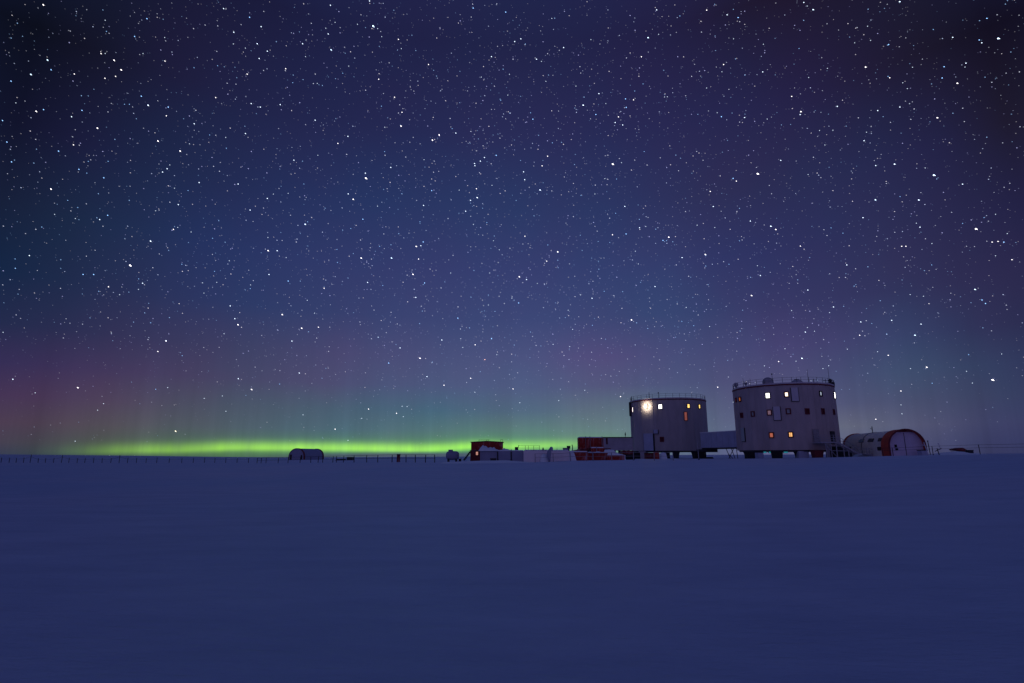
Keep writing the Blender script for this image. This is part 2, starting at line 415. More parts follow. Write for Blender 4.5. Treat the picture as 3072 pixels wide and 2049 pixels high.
# ------------------------------------------------------------------ bridge between the towers
t = thing('enclosed_bridge', P(2150, 1378, 118), 'enclosed blue grey walkway joining the two towers', 'bridge')
a = Vector((cL.x+5.2, cL.y-8.0, 0)); b = Vector((cR.x-5.0, cR.y+7.0, 0))
pa = P(2102, 1320, 125); pb = P(2222, 1318, 113)
A = Vector((pa.x, 125, 0)); B = Vector((pb.x, 113, 0)); d = (B-A).normalized(); nrm = Vector((d.y, -d.x, 0))
z1a, z0a = P(2110,1298,125).z, P(2110,1343,125).z
z1b, z0b = P(2214,1295,113).z, P(2214,1342,113).z
zt_ = (z1a+z1b)/2; zb_ = (z0a+z0b)/2
MB().obox(A, d, nrm, UP, 0, (B-A).length, -3.0, 0, zb_, zt_).build('wall', M['blue'], t)
MB().obox(A, d, nrm, UP, -.05, (B-A).length+.05, -3.1, .1, zt_+.002, zt_+.18).build('roof', M['snowpile'], t)
for k in range(1, 7): MB().obox(A, d, nrm, UP, k*(B-A).length/7-.05, k*(B-A).length/7+.05, .002, .06, zb_, zt_).build('rib', M['blue'], t)
MB().obox(A, d, nrm, UP, -.0, (B-A).length, -2.8, -.2, zb_-.3, zb_-.003).build('floor_beam', M['dark'], t)
MB().obox(A, d, nrm, UP, -1.2, 2.2, -2.6, .4, zb_-.95, zb_-.303).build('step_box', M['dark'], t)
# trestle of thin struts under the bridge
t = thing('scaffold_trestle', P(2195, 1376, 112), 'dark scaffold of slanting struts under the walkway beside the nearer tower', 'scaffold')
for (X0,Y0,X1,Y1) in ((2177,1343,2192,1377),(2193,1343,2206,1377),(2184,1360,2200,1377),(2202,1343,2186,1377),(2209,1345,2214,1377)):
    MB().tube(P(X0,Y0,112), P(X1,Y1,112), .07, 5).build('strut', M['dark'], t)
MB().box(*(lambda s: (s[0], s[1], 111.5, 112.5))(span(2160,2215,1377,1378,112)), P(2190,1378.5,112).z-.1, P(2190,1376,112).z).build('base_beam', M['dark'], t)

# ------------------------------------------------------------------ staircase at the nearer tower
def stairs():
    d0 = 98.5
    g = P(2520, 1372, d0); t = thing('outdoor_staircase', g, 'grey metal staircase with landing climbing to the door of the nearer tower', 'staircase')
    x0, x1, z0, z1 = span(2464, 2513, 1325, 1329, d0)
    yb = d0+3.0
    MB().box(x0, x1, d0, yb, z0, z1).build('landing', M['galv'], t)
    # solid screen below rail
    rl = MB()
    for x in [x0+(x1-x0)*k/5 for k in range(6)]:
        rl.tube((x, d0+.05, z1), (x, d0+.05, z1+1.15), .035, 5)
    for h in (.35,.75,1.15): rl.tube((x0, d0+.05, z1+h), (x1, d0+.05, z1+h), .03, 5)
    for h in (.35,.75,1.15): rl.tube((x0, d0+.05, z1+h), (x0, yb, z1+h), .03, 5)
    rl.build('railing', M['galv'], t)
    MB().box(x0+.3, x0+1.35, yb-.2, yb, z1+.003, z1+2.3).build('door_screen', M['grey'], t)
    # legs
    for (Xa, Ya, Xb, Yb, r) in ((2506,1329,2513,1373,.09),(2494,1329,2497,1373,.07),(2530,1340,2534,1372,.08),(2545,1348,2548,1372,.08),(2475,1329,2482,1374,.06)):
        a = P(Xa,Ya,d0+.3); b = P(Xb,Yb,d0+.3); a.x = b.x
        MB().tube(a, b, r, 6).build('leg', M['galv'], t)
    for (Xa, Ya, Xb, Yb) in ((2473,1331,2511,1370),(2497,1352,2548,1353)):
        MB().tube(P(Xa,Ya,d0-.02), P(Xb,Yb,d0-.02), .055, 5).build('brace', M['galv'], t)
    # flight to the right
    def flight(Xa, Ya, Xb, Yb, n):
        a = P(Xa, Ya, d0+.1); b = P(Xb, Yb, d0+.1)
        for y in (d0+.1, d0+1.3):
            A_, B_ = Vector((a.x, y, a.z)), Vector((b.x, y, b.z))
            MB().quad_prism([A_-UP*.16, B_-UP*.16, B_+UP*.16, A_+UP*.16], (0,.06,0)).build('stringer', M['galv'], t)
        for k in range(n):
            q = a.lerp(b, (k+.5)/n); MB().box(q.x-.16, q.x+.16, d0+.17, d0+1.29, q.z-.02, q.z+.02).build('tread', M['galv'], t)
        for y in (d0+.07, d0+1.38):
            hr = MB()
            A_, B_ = Vector((a.x, y, a.z)), Vector((b.x, y, b.z))
            for h in (.55, 1.05): hr.tube(A_+UP*h, B_+UP*h, .035, 5)
            for k in range(5):
                q = A_.lerp(B_, k/4); hr.tube(q, q+UP*1.05, .03, 5)
            hr.build('handrail', M['galv'], t)
    flight(2514, 1327, 2578, 1362, 12)
    MB().box(*(lambda s: (s[0], s[1], d0, d0+1.5, s[2], s[3]))(span(2578, 2600, 1361, 1363, d0))).build('lower_landing', M['galv'], t)
    flight(2600, 1362, 2632, 1369, 4)
    s = span(2490, 2500, 1345, 1372, d0)
    MB().box(s[0], s[1], d0+1.0, d0+1.1, s[2], s[3]).build('screen', M['grey'], t)
stairs()
# cabin under the stairs
s = span(2512, 2556, 1340, 1373, 101)
t = thing('storage_box', (s[0], 101, s[2]), 'dark timber box half hidden behind the outdoor staircase', 'box')
MB().box(s[0], s[1], 101, 103.5, s[2], s[3]).build('body', M['dark'], t)
MB().box(s[0]-.1, s[1]+.1, 100.9, 103.6, s[3]+.002, s[3]+.12).build('lid', M['grey'], t)

# things under the nearer tower
def crate(X0, X1, Y0, Y1, d, mtl, name, label, cat, depth=1.4, taper=0, lid=None, group=None, ribs=0):
    s = span(X0, X1, Y0, Y1, d); x0, x1, z0, z1 = s; z0 = min(z0, ground((x0+x1)/2, d))-.05
    t = thing(name, ((x0+x1)/2, d, z0), label, cat, group)
    k = taper*(x1-x0)
    MB().quad_prism([(x0+k,d,z0),(x1-k,d,z0),(x1,d,z1),(x0,d,z1)], (0,depth,0)).build('body', M[mtl], t)
    if lid: MB().box(x0-.04, x1+.04, d-.05, d+depth+.05, z1+.002, z1+.12).build('lid', M[lid], t)
    if ribs:
        for i in range(1, ribs):
            x = x0+(x1-x0)*i/ribs; MB().box(x-.04, x+.04, d-.05, d-.003, z0+.1, z1-.1).build('rib', M[mtl], t)
    return t, s
G = 'boxes and cases parked under the towers'
crate(2243,2264,1356,1376,101,'black','equipment_case','black case standing under the left part of the nearer tower','case',lid='dark',group=G)
crate(2275,2291,1358,1375,104,'blue','equipment_case','blue grey case between the black cases under the nearer tower','case',lid='dark',group=G)
crate(2323,2350,1353,1375,100,'black','equipment_case','wide black tapered tub under the middle of the nearer tower','case',taper=.12,lid='dark',group=G)
crate(2396,2427,1353,1372,102,'blue','equipment_case','pale blue grey case right of the wide black tub under the nearer tower','case',lid='dark',group=G)
crate(2444,2472,1353,1372,100,'maroon','equipment_case','dark red tapered tub under the right part of the nearer tower','case',taper=.12,lid='maroon',group=G)
crate(2490,2508,1349,1369,102.5,'black','equipment_case','black case behind the legs of the staircase','case',lid='dark',group=G)
crate(1903,1921,1359,1381,112,'black','equipment_case','black case under the left edge of the farther tower','case',lid='dark',group=G)
crate(1921,1937,1355,1374,118,'linkgrey','equipment_case','pale grey case behind the black case under the farther tower','case',lid='grey',group=G)
crate(1938,1960,1360,1379,110,'red_d','equipment_case','dark box right of the grey case under the farther tower','case',lid='black',group=G)
crate(1965,1978,1357,1378,108,'red','equipment_case','tall narrow red case under the farther tower','case',lid='red_d',group=G)
crate(1997,2010,1359,1371,126,'black','equipment_case','small black case right of the snow heap under the farther tower','case',lid='dark',group=G)
crate(2084,2119,1355,1376,122,'black','equipment_case','broad black crate under the right edge of the farther tower','case',lid='dark',group=G)
crate(2124,2139,1371,1376,118,'black','equipment_case','low black lump on the snow right of the farther tower','case',taper=-.15,group=G)
for i, (X, w, lb) in enumerate(((2294,.55,'left cyan lamp glowing under the floor of the nearer tower'),(2309,.3,'small middle cyan lamp under the floor of the nearer tower'),
                     (2316,.45,'cyan lamp just left of the black tub under the nearer tower'),(2357,.75,'brightest cyan lamp right of the black tub under the nearer tower'))):
    q = P(X, 1354.5, 108); t = thing('work_lamp', q, lb, 'lamp', 'cyan work lamps under the nearer tower')
    MB().box(q.x-w/2-.06, q.x+w/2+.06, q.y+.003, q.y+.15, q.z-.3, q.z+.22).build('housing', M['dark'], t)
    MB().box(q.x-w/2, q.x+w/2, q.y-.05, q.y, q.z-.24, q.z+.16).build('lens', M['w_cyan'], t)
    MB().tube((q.x, q.y+.08, q.z+.22), (q.x, q.y+.08, zbR-.283), .03, 5).build('hanger', M['dark'], t)

# ------------------------------------------------------------------ barrel tents
def arch(hw, h, n=18):
    """half-profile: vertical foot then semicircle, in (s,z)"""
    st = max(0, h-hw); pts = [(-hw, -.3)]
    for i in range(n+1):
        a = math.pi-math.pi*i/n; pts.append((hw*math.cos(a), st+min(hw, h)*math.sin(a)))
    pts.append((hw, -.3)); return pts
def barrel(o, ax, side, hw, h, l0, l1, thick=0.0):
    pr = arch(hw, h); m = MB()
    m.quad_prism([o+ax*l0+side*s+UP*z for s, z in pr], ax*(l1-l0)); return m
def hoop(o, ax, side, hw, h, l0, l1, th):
    """arched band with thickness"""
    a = arch(hw, h); b = arch(hw-th, h-th); m = MB()
    for i in range(len(a)-1):
        q = lambda p: o+ax*l0+side*p[0]+UP*p[1]
        m.quad_prism([q(a[i]), q(a[i+1]), q(b[i+1]), q(b[i])], ax*(l1-l0))
    return m
def tent_right():
    y0 = 92.0; xl = P(2672, 1350, y0).x; xr = P(2768, 1350, y0).x
    hw = (xr-xl)/2+.1; zt = P(2712, 1287, y0).z; zg = P(2720, 1367, y0).z
    ax = Vector((.2, 1, 0)).normalized(); side = Vector((1, -.2, 0)).normalized()
    o = Vector(((xl+xr)/2, y0, zg)); h = zt-zg; Lg = 19.5
    t = thing('barrel_tent', o, 'tan barrel tent with a broad red front hoop, right of the nearer tower', 'tent', 'arched barrel tents')
    body = barrel(o, ax, side, hw-.12, h-.12, .9, Lg); body.build('shell', M['tan'], t)
    hoop(o, ax, side, hw, h, -.4, 2.5, .11).build('hoop', M['maroon_b'], t)
    hoop(o, ax, side, hw+.05, h+.05, -.5, -.405, .22).build('front_rim', M['maroon'], t)
    hoop(o, ax, side, hw, h, Lg-.6, Lg+.2, .11).build('hoop', M['maroon_b'], t)
    hoop(o, ax, side, hw-.06, h-.06, 10.6, 10.75, .05).build('strap', M['dark'], t)
    # front fabric wall with seam, window, lintel
    fw = MB(); pr = arch(hw-.13, h-.13); fw.quad_prism([o+ax*.25+side*s+UP*z for s, z in pr], ax*.6)
    fp = fw.build('front_wall', M['tentface'], t)
    MB().obox(o, side, ax, UP, -.03, .03, .2, .247, .0, h-.6).build('seam', M['dark'], fp)
    lt = []
    for s, z in [(s, z) for s, z in arch(hw-.14, h-.14) if z > h*.83]: lt.append(o+ax*.18+side*s+UP*z)
    MB().quad_prism(lt, ax*.06).build('lintel', M['red_d'], fp)
    MB().obox(o, side, ax, UP, -1.6, -1.25, .2, .247, 1.35, 1.8).build('vent', M['black'], fp)
    MB().obox(o, side, ax, UP, -1.55, -1.15, .2, .247, .85, 1.2).build('vent', M['black'], fp)
    # side windows on the shell (left flank) : placed where sight lines meet the flank
    for (X, Y, w, hh) in ((2584,1323,1.0,.62),(2613,1321,1.0,.62),(2644,1319,1.0,.62),(2641,1346,.9,.6)):
        # intersect with flank surface
        dd = ray(X, Y); e = Vector((0,0,EYE)); best = None; k = 60.0
        while k < 140:
            p = e+dd*k; l = (p-o).dot(ax); s = (p-o).dot(side); z = p.z-zg; st = h-hw
            inside = abs(s) < hw-.12 and (z < st or (s*s+(z-st)**2) < (hw-.12)**2)
            if .9 < l < Lg and inside: best = (l, s, z); break
            k += .04
        if not best: continue
        l, s, z = best; st = h-hw
        nz = Vector((s, 0, max(0, z-st))); nn = (side*s+UP*max(0, z-st)).normalized(); tt = ax.cross(nn).normalized()
        q = o+ax*l+side*s+UP*z
        MB().obox(q, ax, nn, tt, -w*1.1, w*1.1, -.06, .09, -hh/2, hh/2).build('window', M['glass'], t)
    # stove pipe
    q = o+ax*10.6+side*(-.5)+UP*(h-.2)
    MB().tube(q, q+UP*1.15, .07, 6).tube(q+UP*.55, q+UP*.55+side*-.3+UP*.3, .05, 5).build('stove_pipe', M['dark'], t)
tent_right()
def tent_left():
    y0 = 200.0; a = P(863, 1378, y0); b = P(913, 1378, y0); zt = P(888, 1344.5, y0).z; zg = P(888, 1379, y0).z
    hw = (b.x-a.x)/2; o = Vector(((a.x+b.x)/2, y0, zg)); h = zt-zg
    e = P(953, 1372, 214); ctr = Vector((P(950,1370,214).x, 214, zg))
    ax = (ctr-o); Lg = ax.length; ax.normalize(); side = Vector((ax.y, -ax.x, 0))
    t = thing('barrel_tent', o, 'far blue grey barrel tent with dark red end hoops beyond the fence at left', 'tent', 'arched barrel tents')
    barrel(o, ax, side, hw-.1, h-.1, .4, Lg).build('shell', M['bluefab'], t)
    hoop(o, ax, side, hw, h, -.1, .9, .09).build('hoop', M['red_d'], t)
    hoop(o, ax, side, hw, h, Lg-.9, Lg+.1, .09).build('hoop', M['red_d'], t)
    pr = arch(hw-.11, h-.11); fp = MB().quad_prism([o+ax*.1+side*s+UP*z for s, z in pr], ax*.28).build('front_wall', M['bluefab'], t)
    MB().obox(o, side, ax, UP, hw-1.3, hw-.7, .04, .097, 0, 1.6).build('door', M['glass'], fp)
    MB().obox(o, side, ax, UP, -hw+.5, -hw+1.2, .04, .097, 0, 1.8).build('door', M['glass'], fp)
tent_left()

# ------------------------------------------------------------------ middle station: link building, containers
def container(X0, X1, Y0, Y1, d, mtl, label, depth=2.4, doors=0, snowtop=True, group='shipping containers between the red hut and the farther tower', posts=(), corr=True, name='shipping_container'):
    x0, x1, z0, z1 = span(X0, X1, Y0, Y1, d); z0 = min(z0, ground((x0+x1)/2, d)+.02)
    t = thing(name, ((x0+x1)/2, d, z0), label, 'container', group)
    w = MB(); w.box(x0, x1, d, d+depth, z0, z1)
    if corr:
        n = max(3, int((x1-x0)/.45))
        for i in range(n):
            x = x0+(x1-x0)*(i+.5)/n; w.box(x-.1, x+.1, d-.045, d-.002, z0+.15, z1-.15)
    w.build('wall', M[mtl], t)
    for x in (x0, x1): MB().box(x-.07, x+.07, d-.09, d-.047, z0, z1).build('corner_post', M[mtl], t)
    if snowtop: MB().quad_prism([(x0-.02,d-.05,z1+.002),(x1+.02,d-.05,z1+.002),(x1-.15,d+.1,z1+.14),(x0+.15,d+.1,z1+.17)], (0,depth-.1,0)).build('snow_cap', M['snowpile'], t)
    for X in posts:
        x = P(X, (Y0+Y1)/2, d).x; MB().tube((x, d-.14, z0), (x, d-.14, z1+.25), .05, 6).build('locking_bar', M['grey'], t)
    return t
# grey link building
x0, x1, z0, z1 = span(1808, 1898, 1313, 1351, 116)
t = thing('link_building', (x0, 116, z0), 'low grey flat roofed building joined to the left side of the farther tower', 'building')
MB().box(x0, x1, 116, 122, z0, z1).build('wall', M['linkgrey'], t)
MB().box(x0-.1, x1, 115.9, 122.1, z1+.002, z1+.15).build('roof', M['dark'], t)
s = span(1818, 1823, 1314, 1333, 116); MB().box(s[0], s[1], 115.94, 115.997, s[2], s[3]).build('door', M['shutter'], t)
s = span(1812, 1832, 1345, 1349, 116); MB().box(s[0], s[1], 115.94, 115.997, s[2], s[3]).build('awning', M['maroon'], t)
for k in range(5):
    a = P(1830+k*14, 1352, 117); MB().box(a.x-.2, a.x+.2, 116.8, 117.3, ground(a.x, 117)-.1, z0-.002).build('leg', M['dark'], t)
q = P(1876, 1312, 118)
t = thing('antenna_mast', q, 'thin mast on the roof of the low grey link building', 'antenna', 'thin masts on the tower roofs')
MB().tube(q+UP*-.3, P(1876,1296,118), .05).build('pole', M['dark'], t); MB().tube(P(1876,1305,118)-UP*.1, P(1876,1305,118)+UP*.35, .12).build('sensor', M['dark'], t)
del t['group']
container(1737, 1809, 1313, 1344, 100, 'red', 'upper red container raised above the others left of the grey link building', posts=(1757, 1770, 1806), snowtop=True)
s = span(1737, 1809, 1344, 1350, 100)
t = container(1706, 1763, 1356, 1383, 86, 'red', 'low red container at the left end of the red row, snow slipping off its corner')
container(1775, 1812, 1344, 1366, 94, 'red', 'small dark red container under the raised one, snow streaks on its side', posts=(1790,))
container(1764, 1822, 1359, 1382, 88, 'red', 'red container behind the fence in the middle of the red row', posts=(1779,))
container(1823, 1872, 1366, 1381.5, 87, 'red', 'low long red container at the right end of the red row')
container(1868, 1899, 1352, 1362, 104, 'red_d', 'dark red container tucked against the left foot of the farther tower', snowtop=False)
container(1872, 1903, 1363, 1381, 92, 'black', 'black container at the right end of the row in front of the farther tower', snowtop=False)
# sloping red roofed shed
x0, x1, z0, z1 = span(1716, 1776, 1344, 1357, 95)
t = thing('sloped_shed', (x0, 95, z0), 'dark red shed with a sloping roof behind the low red containers', 'shed')
MB().quad_prism([(x0,95,ground(x0,95)),(x1,95,ground(x1,95)),(x1,95,z1),(x0+1.4,95,z1-.35),(x0,95,z0+.1)], (0,3,0)).build('wall', M['red_d'], t)
MB().quad_prism([(x0-.1,94.9,z0+.12),(x0+1.4,94.9,z1-.34),(x1,94.9,z1+.01),(x1,94.9,z1+.13),(x0+1.4,94.9,z1-.2),(x0-.1,94.9,z0+.25)], (0,3.2,0)).build('roof', M['red_d'], t)
s = span(1762,1768,1349,1356,95); MB().box(s[0],s[1],94.93,94.997,s[2],s[3]).build('window', M['glass'], t)
# support frame for raised container
t = thing('support_frame', P(1775,1380,99), 'rusty steel frame carrying the raised red container', 'frame')
for X in (1741, 1758, 1775, 1792, 1806):
    a = P(X, 1344, 99.2); MB().tube((a.x, 99.4, ground(a.x, 99.4)-.1), (a.x, 99.4, P(X,1346,99.4).z-.15), .12, 6).build('leg', M['red_d'], t)
s = span(1737,1809,1344.5,1346.5,99.4); MB().box(s[0], s[1], 99.3, 102.3, s[2]-.1, s[3]-.12).build('beam', M['red_d'], t)

# pale containers
container(1572, 1706, 1352.5, 1388, 83, 'pinkwhite', 'long pale pinkish white container with horizontal ribs left of the red row', corr=False)
pw = [o for o in COL.objects if o.name.startswith('shipping_container')][-1]
x0, x1, z0, z1 = span(1572, 1706, 1352.5, 1388, 83)
for k in range(1, 5): MB().box(x0+.2, x1-.2, 82.93, 82.997, z0+(z1-z0)*k/5-.04, z0+(z1-z0)*k/5+.04).build('rib', M['pinkwhite'], pw)
container(1496, 1572, 1353, 1386, 84, 'bluefab', 'bluish snow crusted container with dark upright slots right of the red hut', corr=False, posts=(1534,))
def clutter(X0, X1, Y0, Y1, d, mtl, name, label, cat, depth=.8, taper=0, extra=None):
    x0, x1, z0, z1 = span(X0, X1, Y0, Y1, d); t = thing(name, ((x0+x1)/2, d, z0), label, cat); k = taper*(x1-x0)
    MB().quad_prism([(x0,d,z0),(x1,d,z0),(x1-k,d,z1),(x0+k,d,z1)], (0,depth,0)).build('body', M[mtl], t)
    return t, (x0, x1, z0, z1)
t, s = clutter(1544.5, 1555, 1341, 1352.5, 85, 'dark', 'roof_box', 'dark box standing on the roof of the bluish container', 'box')
MB().tube((s[1], 85.1, s[3]-.1), (s[1]+.06, 85.1, s[3]+.3), .04).build('pole', M['dark'], t)
t, s = clutter(1626, 1633, 1342.5, 1352.5, 84, 'dark', 'roof_vent', 'small dark pointed vent on the pale pinkish container', 'vent', depth=.4, taper=.35)
MB().box(s[0]-.05, s[1]+.05, 83.95, 84.45, s[2]-.0, s[2]+.08).build('flange', M['dark'], t)
t, s = clutter(1690, 1705, 1345, 1352.5, 86, 'bluefab', 'roof_crate', 'low wide crate on the right end of the pale pinkish container', 'crate')
MB().box(s[0]-.04, s[1]+.04, 85.95, 86.85, s[3]+.002, s[3]+.08).build('lid', M['dark'], t)
t, s = clutter(1702, 1711, 1339, 1346, 87, 'dark', 'roof_box', 'dark box above the left end of the low red containers', 'box')
MB().box(s[0]-.04, s[1]+.04, 86.95, 87.85, s[3]+.002, s[3]+.08).build('lid', M['dark'], t)
MB().box(s[0]+.1, s[1]-.1, 87.2, 87.6, s[2]-1.5, s[2]-.002).build('stand', M['dark'], t)
q = P(1717, 1345, 87); t = thing('antenna_mast', q, 'short bent dark pipe beside the dark box over the red containers', 'pipe')
MB().tube(q-UP*1.2, P(1717.5,1340,87), .07).tube(P(1717.5,1340,87), P(1716,1334,87), .07).build('pipe', M['dark'], t)
t.name = 'vent_pipe'
# thin guard rail along the container roofs
t = thing('roof_railing', P(1576,1352,86), 'thin guard rail on the roof of the pale pinkish container', 'railing')
for i, X in enumerate((1576, 1585, 1601, 1618, 1671)): MB().tube(P(X,1353,86), P(X,1337 if i < 4 else 1345,86), .03, 5).build('post', M['dark'], t)
for Y in (1337, 1344): MB().tube(P(1556,Y,86), P(1620,Y,86), .022, 4).build('rail', M['dark'], t)
# curved dish seen edge-on
def dish():
    c = P(1647, 1362, 81); t = thing('curved_dish', P(1645,1386,81), 'dark crescent shaped dish standing on edge in front of the pale container', 'dish')
    m = MB(); R, dep = 1.05, .55; n = 20; rings = 5; base = 0
    rot = lambda u, s, h: Vector((c.x-u, c.y+s, c.z+h))
    for side_, off in ((0, 0), (1, .06)):
        for k in range(rings+1):
            r = R*k/rings
            for i in range(n):
                a = 2*math.pi*i/n; u = dep*(1-(r/R)**2)-off-.2; q = rot(u*1.0, r*math.cos(a)*.8, r*math.sin(a)+.0)
                q.x += r*math.sin(a)*.12; m.v.append(q)
    for s_ in (0, 1):
        b = s_*(rings+1)*n
        for k in range(rings):
            for i in range(n):
                j = (i+1) % n; m.f.append((b+k*n+i, b+k*n+j, b+(k+1)*n+j, b+(k+1)*n+i))
    b0 = rings*n; b1 = (2*rings+1)*n
    for i in range(n): j = (i+1) % n; m.f.append((b0+i, b0+j, b1+j, b1+i))
    m.build('dish', M['bluefab'], t, True)
    MB().tube((c.x, c.y, c.z), (c.x, c.y+.1, ground(c.x, c.y)-.1), .12, 8).build('stand', M['grey'], t)
    q = P(1654, 1347, 81.6); MB().tube(rot(-.1,0,.6), q, .06).build('arm', M['grey'], t)
    MB().lathe(q-UP*.3, [(.12,0),(.24,.15),(.26,.45),(.14,.62)], 10).build('feed', M['white'], t)
dish()

# red hut with lit window
def hut():
    d = 88.0; x0, x1, z0, z1 = span(1413, 1508, 1327, 1378, d); zg = ground((x0+x1)/2, d)-.1
    t = thing('red_hut', ((x0+x1)/2, d, zg), 'dark red wooden hut with one lit window, half buried in a snow drift', 'hut')
    MB().quad_prism([(x0,d,zg),(x1,d,zg),(x1,d,z1-.02),((x0+x1)/2,d,z1+.12),(x0,d,z1-.02)], (0,4,0)).build('wall', M['red'], t)
    MB().quad_prism([(x0-.12,d-.15,z1-.01),((x0+x1)/2,d-.15,z1+.13),(x1+.12,d-.15,z1-.01),(x1+.12,d-.15,z1+.09),((x0+x1)/2,d-.15,z1+.24),(x0-.12,d-.15,z1+.09)], (0,4.3,0)).build('roof', M['wood'], t)
    # porch with the window
    s = span(1411, 1443, 1352.5, 1380, d-1.5)
    pz = min(s[2], ground(s[0], d)-.1)
    p = MB().box(s[0], s[1], d-1.5, d-.003, pz, s[3]).build('porch', M['red_d'], t)
    MB().box(s[0]-.1, s[1]+.1, d-1.6, d-.003, s[3]+.002, s[3]+.1).build('porch_roof', M['wood'], p)
    s = span(1426, 1436, 1351.5+2, 1367, d-1.5)
    w = MB(); x0_, x1_, a, b = s
    for q in ((x0_,x0_+.1,a,b),(x1_-.1,x1_,a,b),(x0_+.1,x1_-.1,a,a+.1),(x0_+.1,x1_-.1,b-.1,b)): w.box(q[0],q[1],d-1.58,d-1.503,q[2],q[3])
    wo = w.build('window', M['maroon'], t); MB().box(x0_+.1, x1_-.1, d-1.54, d-1.505, a+.1, b-.1).build('pane', M['w_pink'], wo)
    rl = MB()
    for X in (1437, 1460, 1465, 1502, 1508): rl.tube(P(X,1328,d+1), P(X,1319,d+1), .03, 4)
    rl.tube(P(1437,1320,d+1), P(1468,1319.5,d+1), .03, 4).tube(P(1501,1319.5,d+1), P(1508.5,1319,d+1), .03, 4)
    rl.build('roof_rail', M['dark'], t)
hut()
t = thing('leaning_ladder', P(1392,1384,86.5), 'dark steps leaning against the left side of the red hut', 'ladder')
for dy in (0, .7):
    MB().tube(P(1391,1381,86.5)+Vector((0,dy,0)), P(1411,1354,86.5)+Vector((0,dy,0)), .09, 6).build('rail', M['dark'], t)
for k in range(7): q = P(1391,1381,86.5).lerp(P(1411,1354,86.5), (k+.5)/7); MB().box(q.x-.2, q.x+.2, q.y, q.y+.7, q.z-.04, q.z+.04).build('tread', M['dark'], t)

# snow drifts: real mounds of snow
def drift(name, outline, d, depth, kind='structure', bumps=.06, nx=48, ny=14, front=None, seed=1):
    """mound whose ridge line follows outline [(X,Y)] at distance d, sloping to the ground in front and behind"""
    rnd = random.Random(seed); v = []; f = []
    xs = [P(outline[0][0], outline[0][1], d).x+(P(outline[-1][0], outline[-1][1], d).x-P(outline[0][0], outline[0][1], d).x)*i/nx for i in range(nx+1)]
    tab = [(P(X, Y, d).x, P(X, Y, d).z) for X, Y in outline]
    fr = front or depth*.5
    for i, x in enumerate(xs):
        zt = interp(tab, x)
        for j in range(ny+1):
            k = j/ny; y = d-fr+(fr+depth*.5)*k; yr = fr/(fr+depth*.5)
            q = k/yr if k < yr else (1-k)/(1-yr)
            g = ground(x, y)-.06; prof = sstep(0, 1, q)**.8
            z = g+max(0, zt-g)*prof+bumps*math.sin(x*2.1+y*1.3+seed)*math.sin(x*.9-y*2.2)*prof*(1 if q < .95 else 0)
            v.append((x+.1*math.sin(y*3+seed), y, z))
    for i in range(nx):
        for j in range(ny):
            a = i*(ny+1)+j; f.append((a, a+ny+1, a+ny+2, a+1))
    me = bpy.data.meshes.new(name); me.from_pydata(v, [], f); me.update(); me.materials.append(M['snowpile']); me.shade_smooth()
    o = bpy.data.objects.new(name, me); COL.objects.link(o); o['kind'] = kind
    return o
container(1442, 1497, 1353, 1380, 84.5, 'bluefab', 'snow packed low container right beside the lit window of the red hut', corr=False, snowtop=False, depth=2.2)
def mound(outline, d, depth, zb, label, seed=1, group=None, nx=40, ny=12):
    """loose heap of snow lying on something: closed body, ridge following the outline"""
    tab = [(P(X, Y, d).x, P(X, Y, d).z) for X, Y in outline]; xs0, xs1 = tab[0][0], tab[-1][0]; v = []; f = []
    rnd = random.Random(seed); ph = [rnd.uniform(0, 6) for _ in range(4)]
    for i in range(nx+1):
        x = xs0+(xs1-xs0)*i/nx; h = max(.03, interp(tab, x)-zb)
        for j in range(ny+1):
            k = j/ny; pr = math.sin(math.pi*k)**.6 if 0 < k < 1 else 0
            n_ = 1+.16*math.sin(x*3.1+ph[0]+k*5)*math.sin(x*7.3+ph[1])+.10*math.sin(x*11+k*9+ph[2])
            v.append((x+.06*math.sin(k*8+ph[3]), d-.15+(depth+.3)*k+.08*math.sin(x*4+ph[1]), zb+h*pr*n_))
    W_ = ny+1
    for i in range(nx):
        for j in range(ny): a_ = i*W_+j; f.append((a_, a_+W_, a_+W_+1, a_+1))
    m = MB(); m.v = [Vector(q) for q in v]; m.f = f
    t = thing('snow_heap', (xs0, d, zb), label, 'snow heap', group)
    m.build('snow', M['snowpile'], t, True)
mound([(1436,1352),(1440,1343),(1444,1338),(1452,1337.5),(1458,1341),(1470,1342),(1480,1343),(1487,1347),(1494,1350),(1510,1351),(1520,1352.5)], 84.3, 2.4, P(1470,1353,84.3).z+.01, 'ragged snow heap piled on the low container against the red hut', 3)
mound([(1498,1352),(1506,1349),(1512,1345),(1518,1347),(1526,1348),(1534,1350),(1542,1352)], 84.2, 2.0, P(1520,1353,84.2).z+.012, 'knobbly snow heap left of the dark box on the container roof', 5)
mound([(1575,1352),(1590,1350.5),(1604,1351),(1612,1349.8),(1625,1351.5),(1634,1350),(1640,1352)], 83.1, 2.0, P(1600,1352.5,83.1).z+.15, 'thin uneven snow crust on the left half of the pale container roof', 6)
mound([(1764,1358),(1772,1355),(1784,1357),(1795,1354),(1806,1356),(1820,1358)], 87.8, 2.3, P(1790,1359,87.8).z+.02, 'snow heap on the roof of the middle red container', 7)
drift('snow_drift', [(1330,1386),(1380,1384.5),(1440,1382),(1520,1380.5),(1560,1384),(1600,1387)], 80, 8, front=5, seed=4, bumps=.02)
drift('snow_drift', [(1806,1368),(1812,1349),(1826,1348),(1840,1350),(1847,1358),(1860,1362),(1874,1367)], 91, 3, front=1.5, seed=5, bumps=.12)
drift('snow_drift', [(1976,1378),(1980,1360),(1988,1356),(1995,1359),(1999,1378)], 112, 3, front=1.5, seed=6)
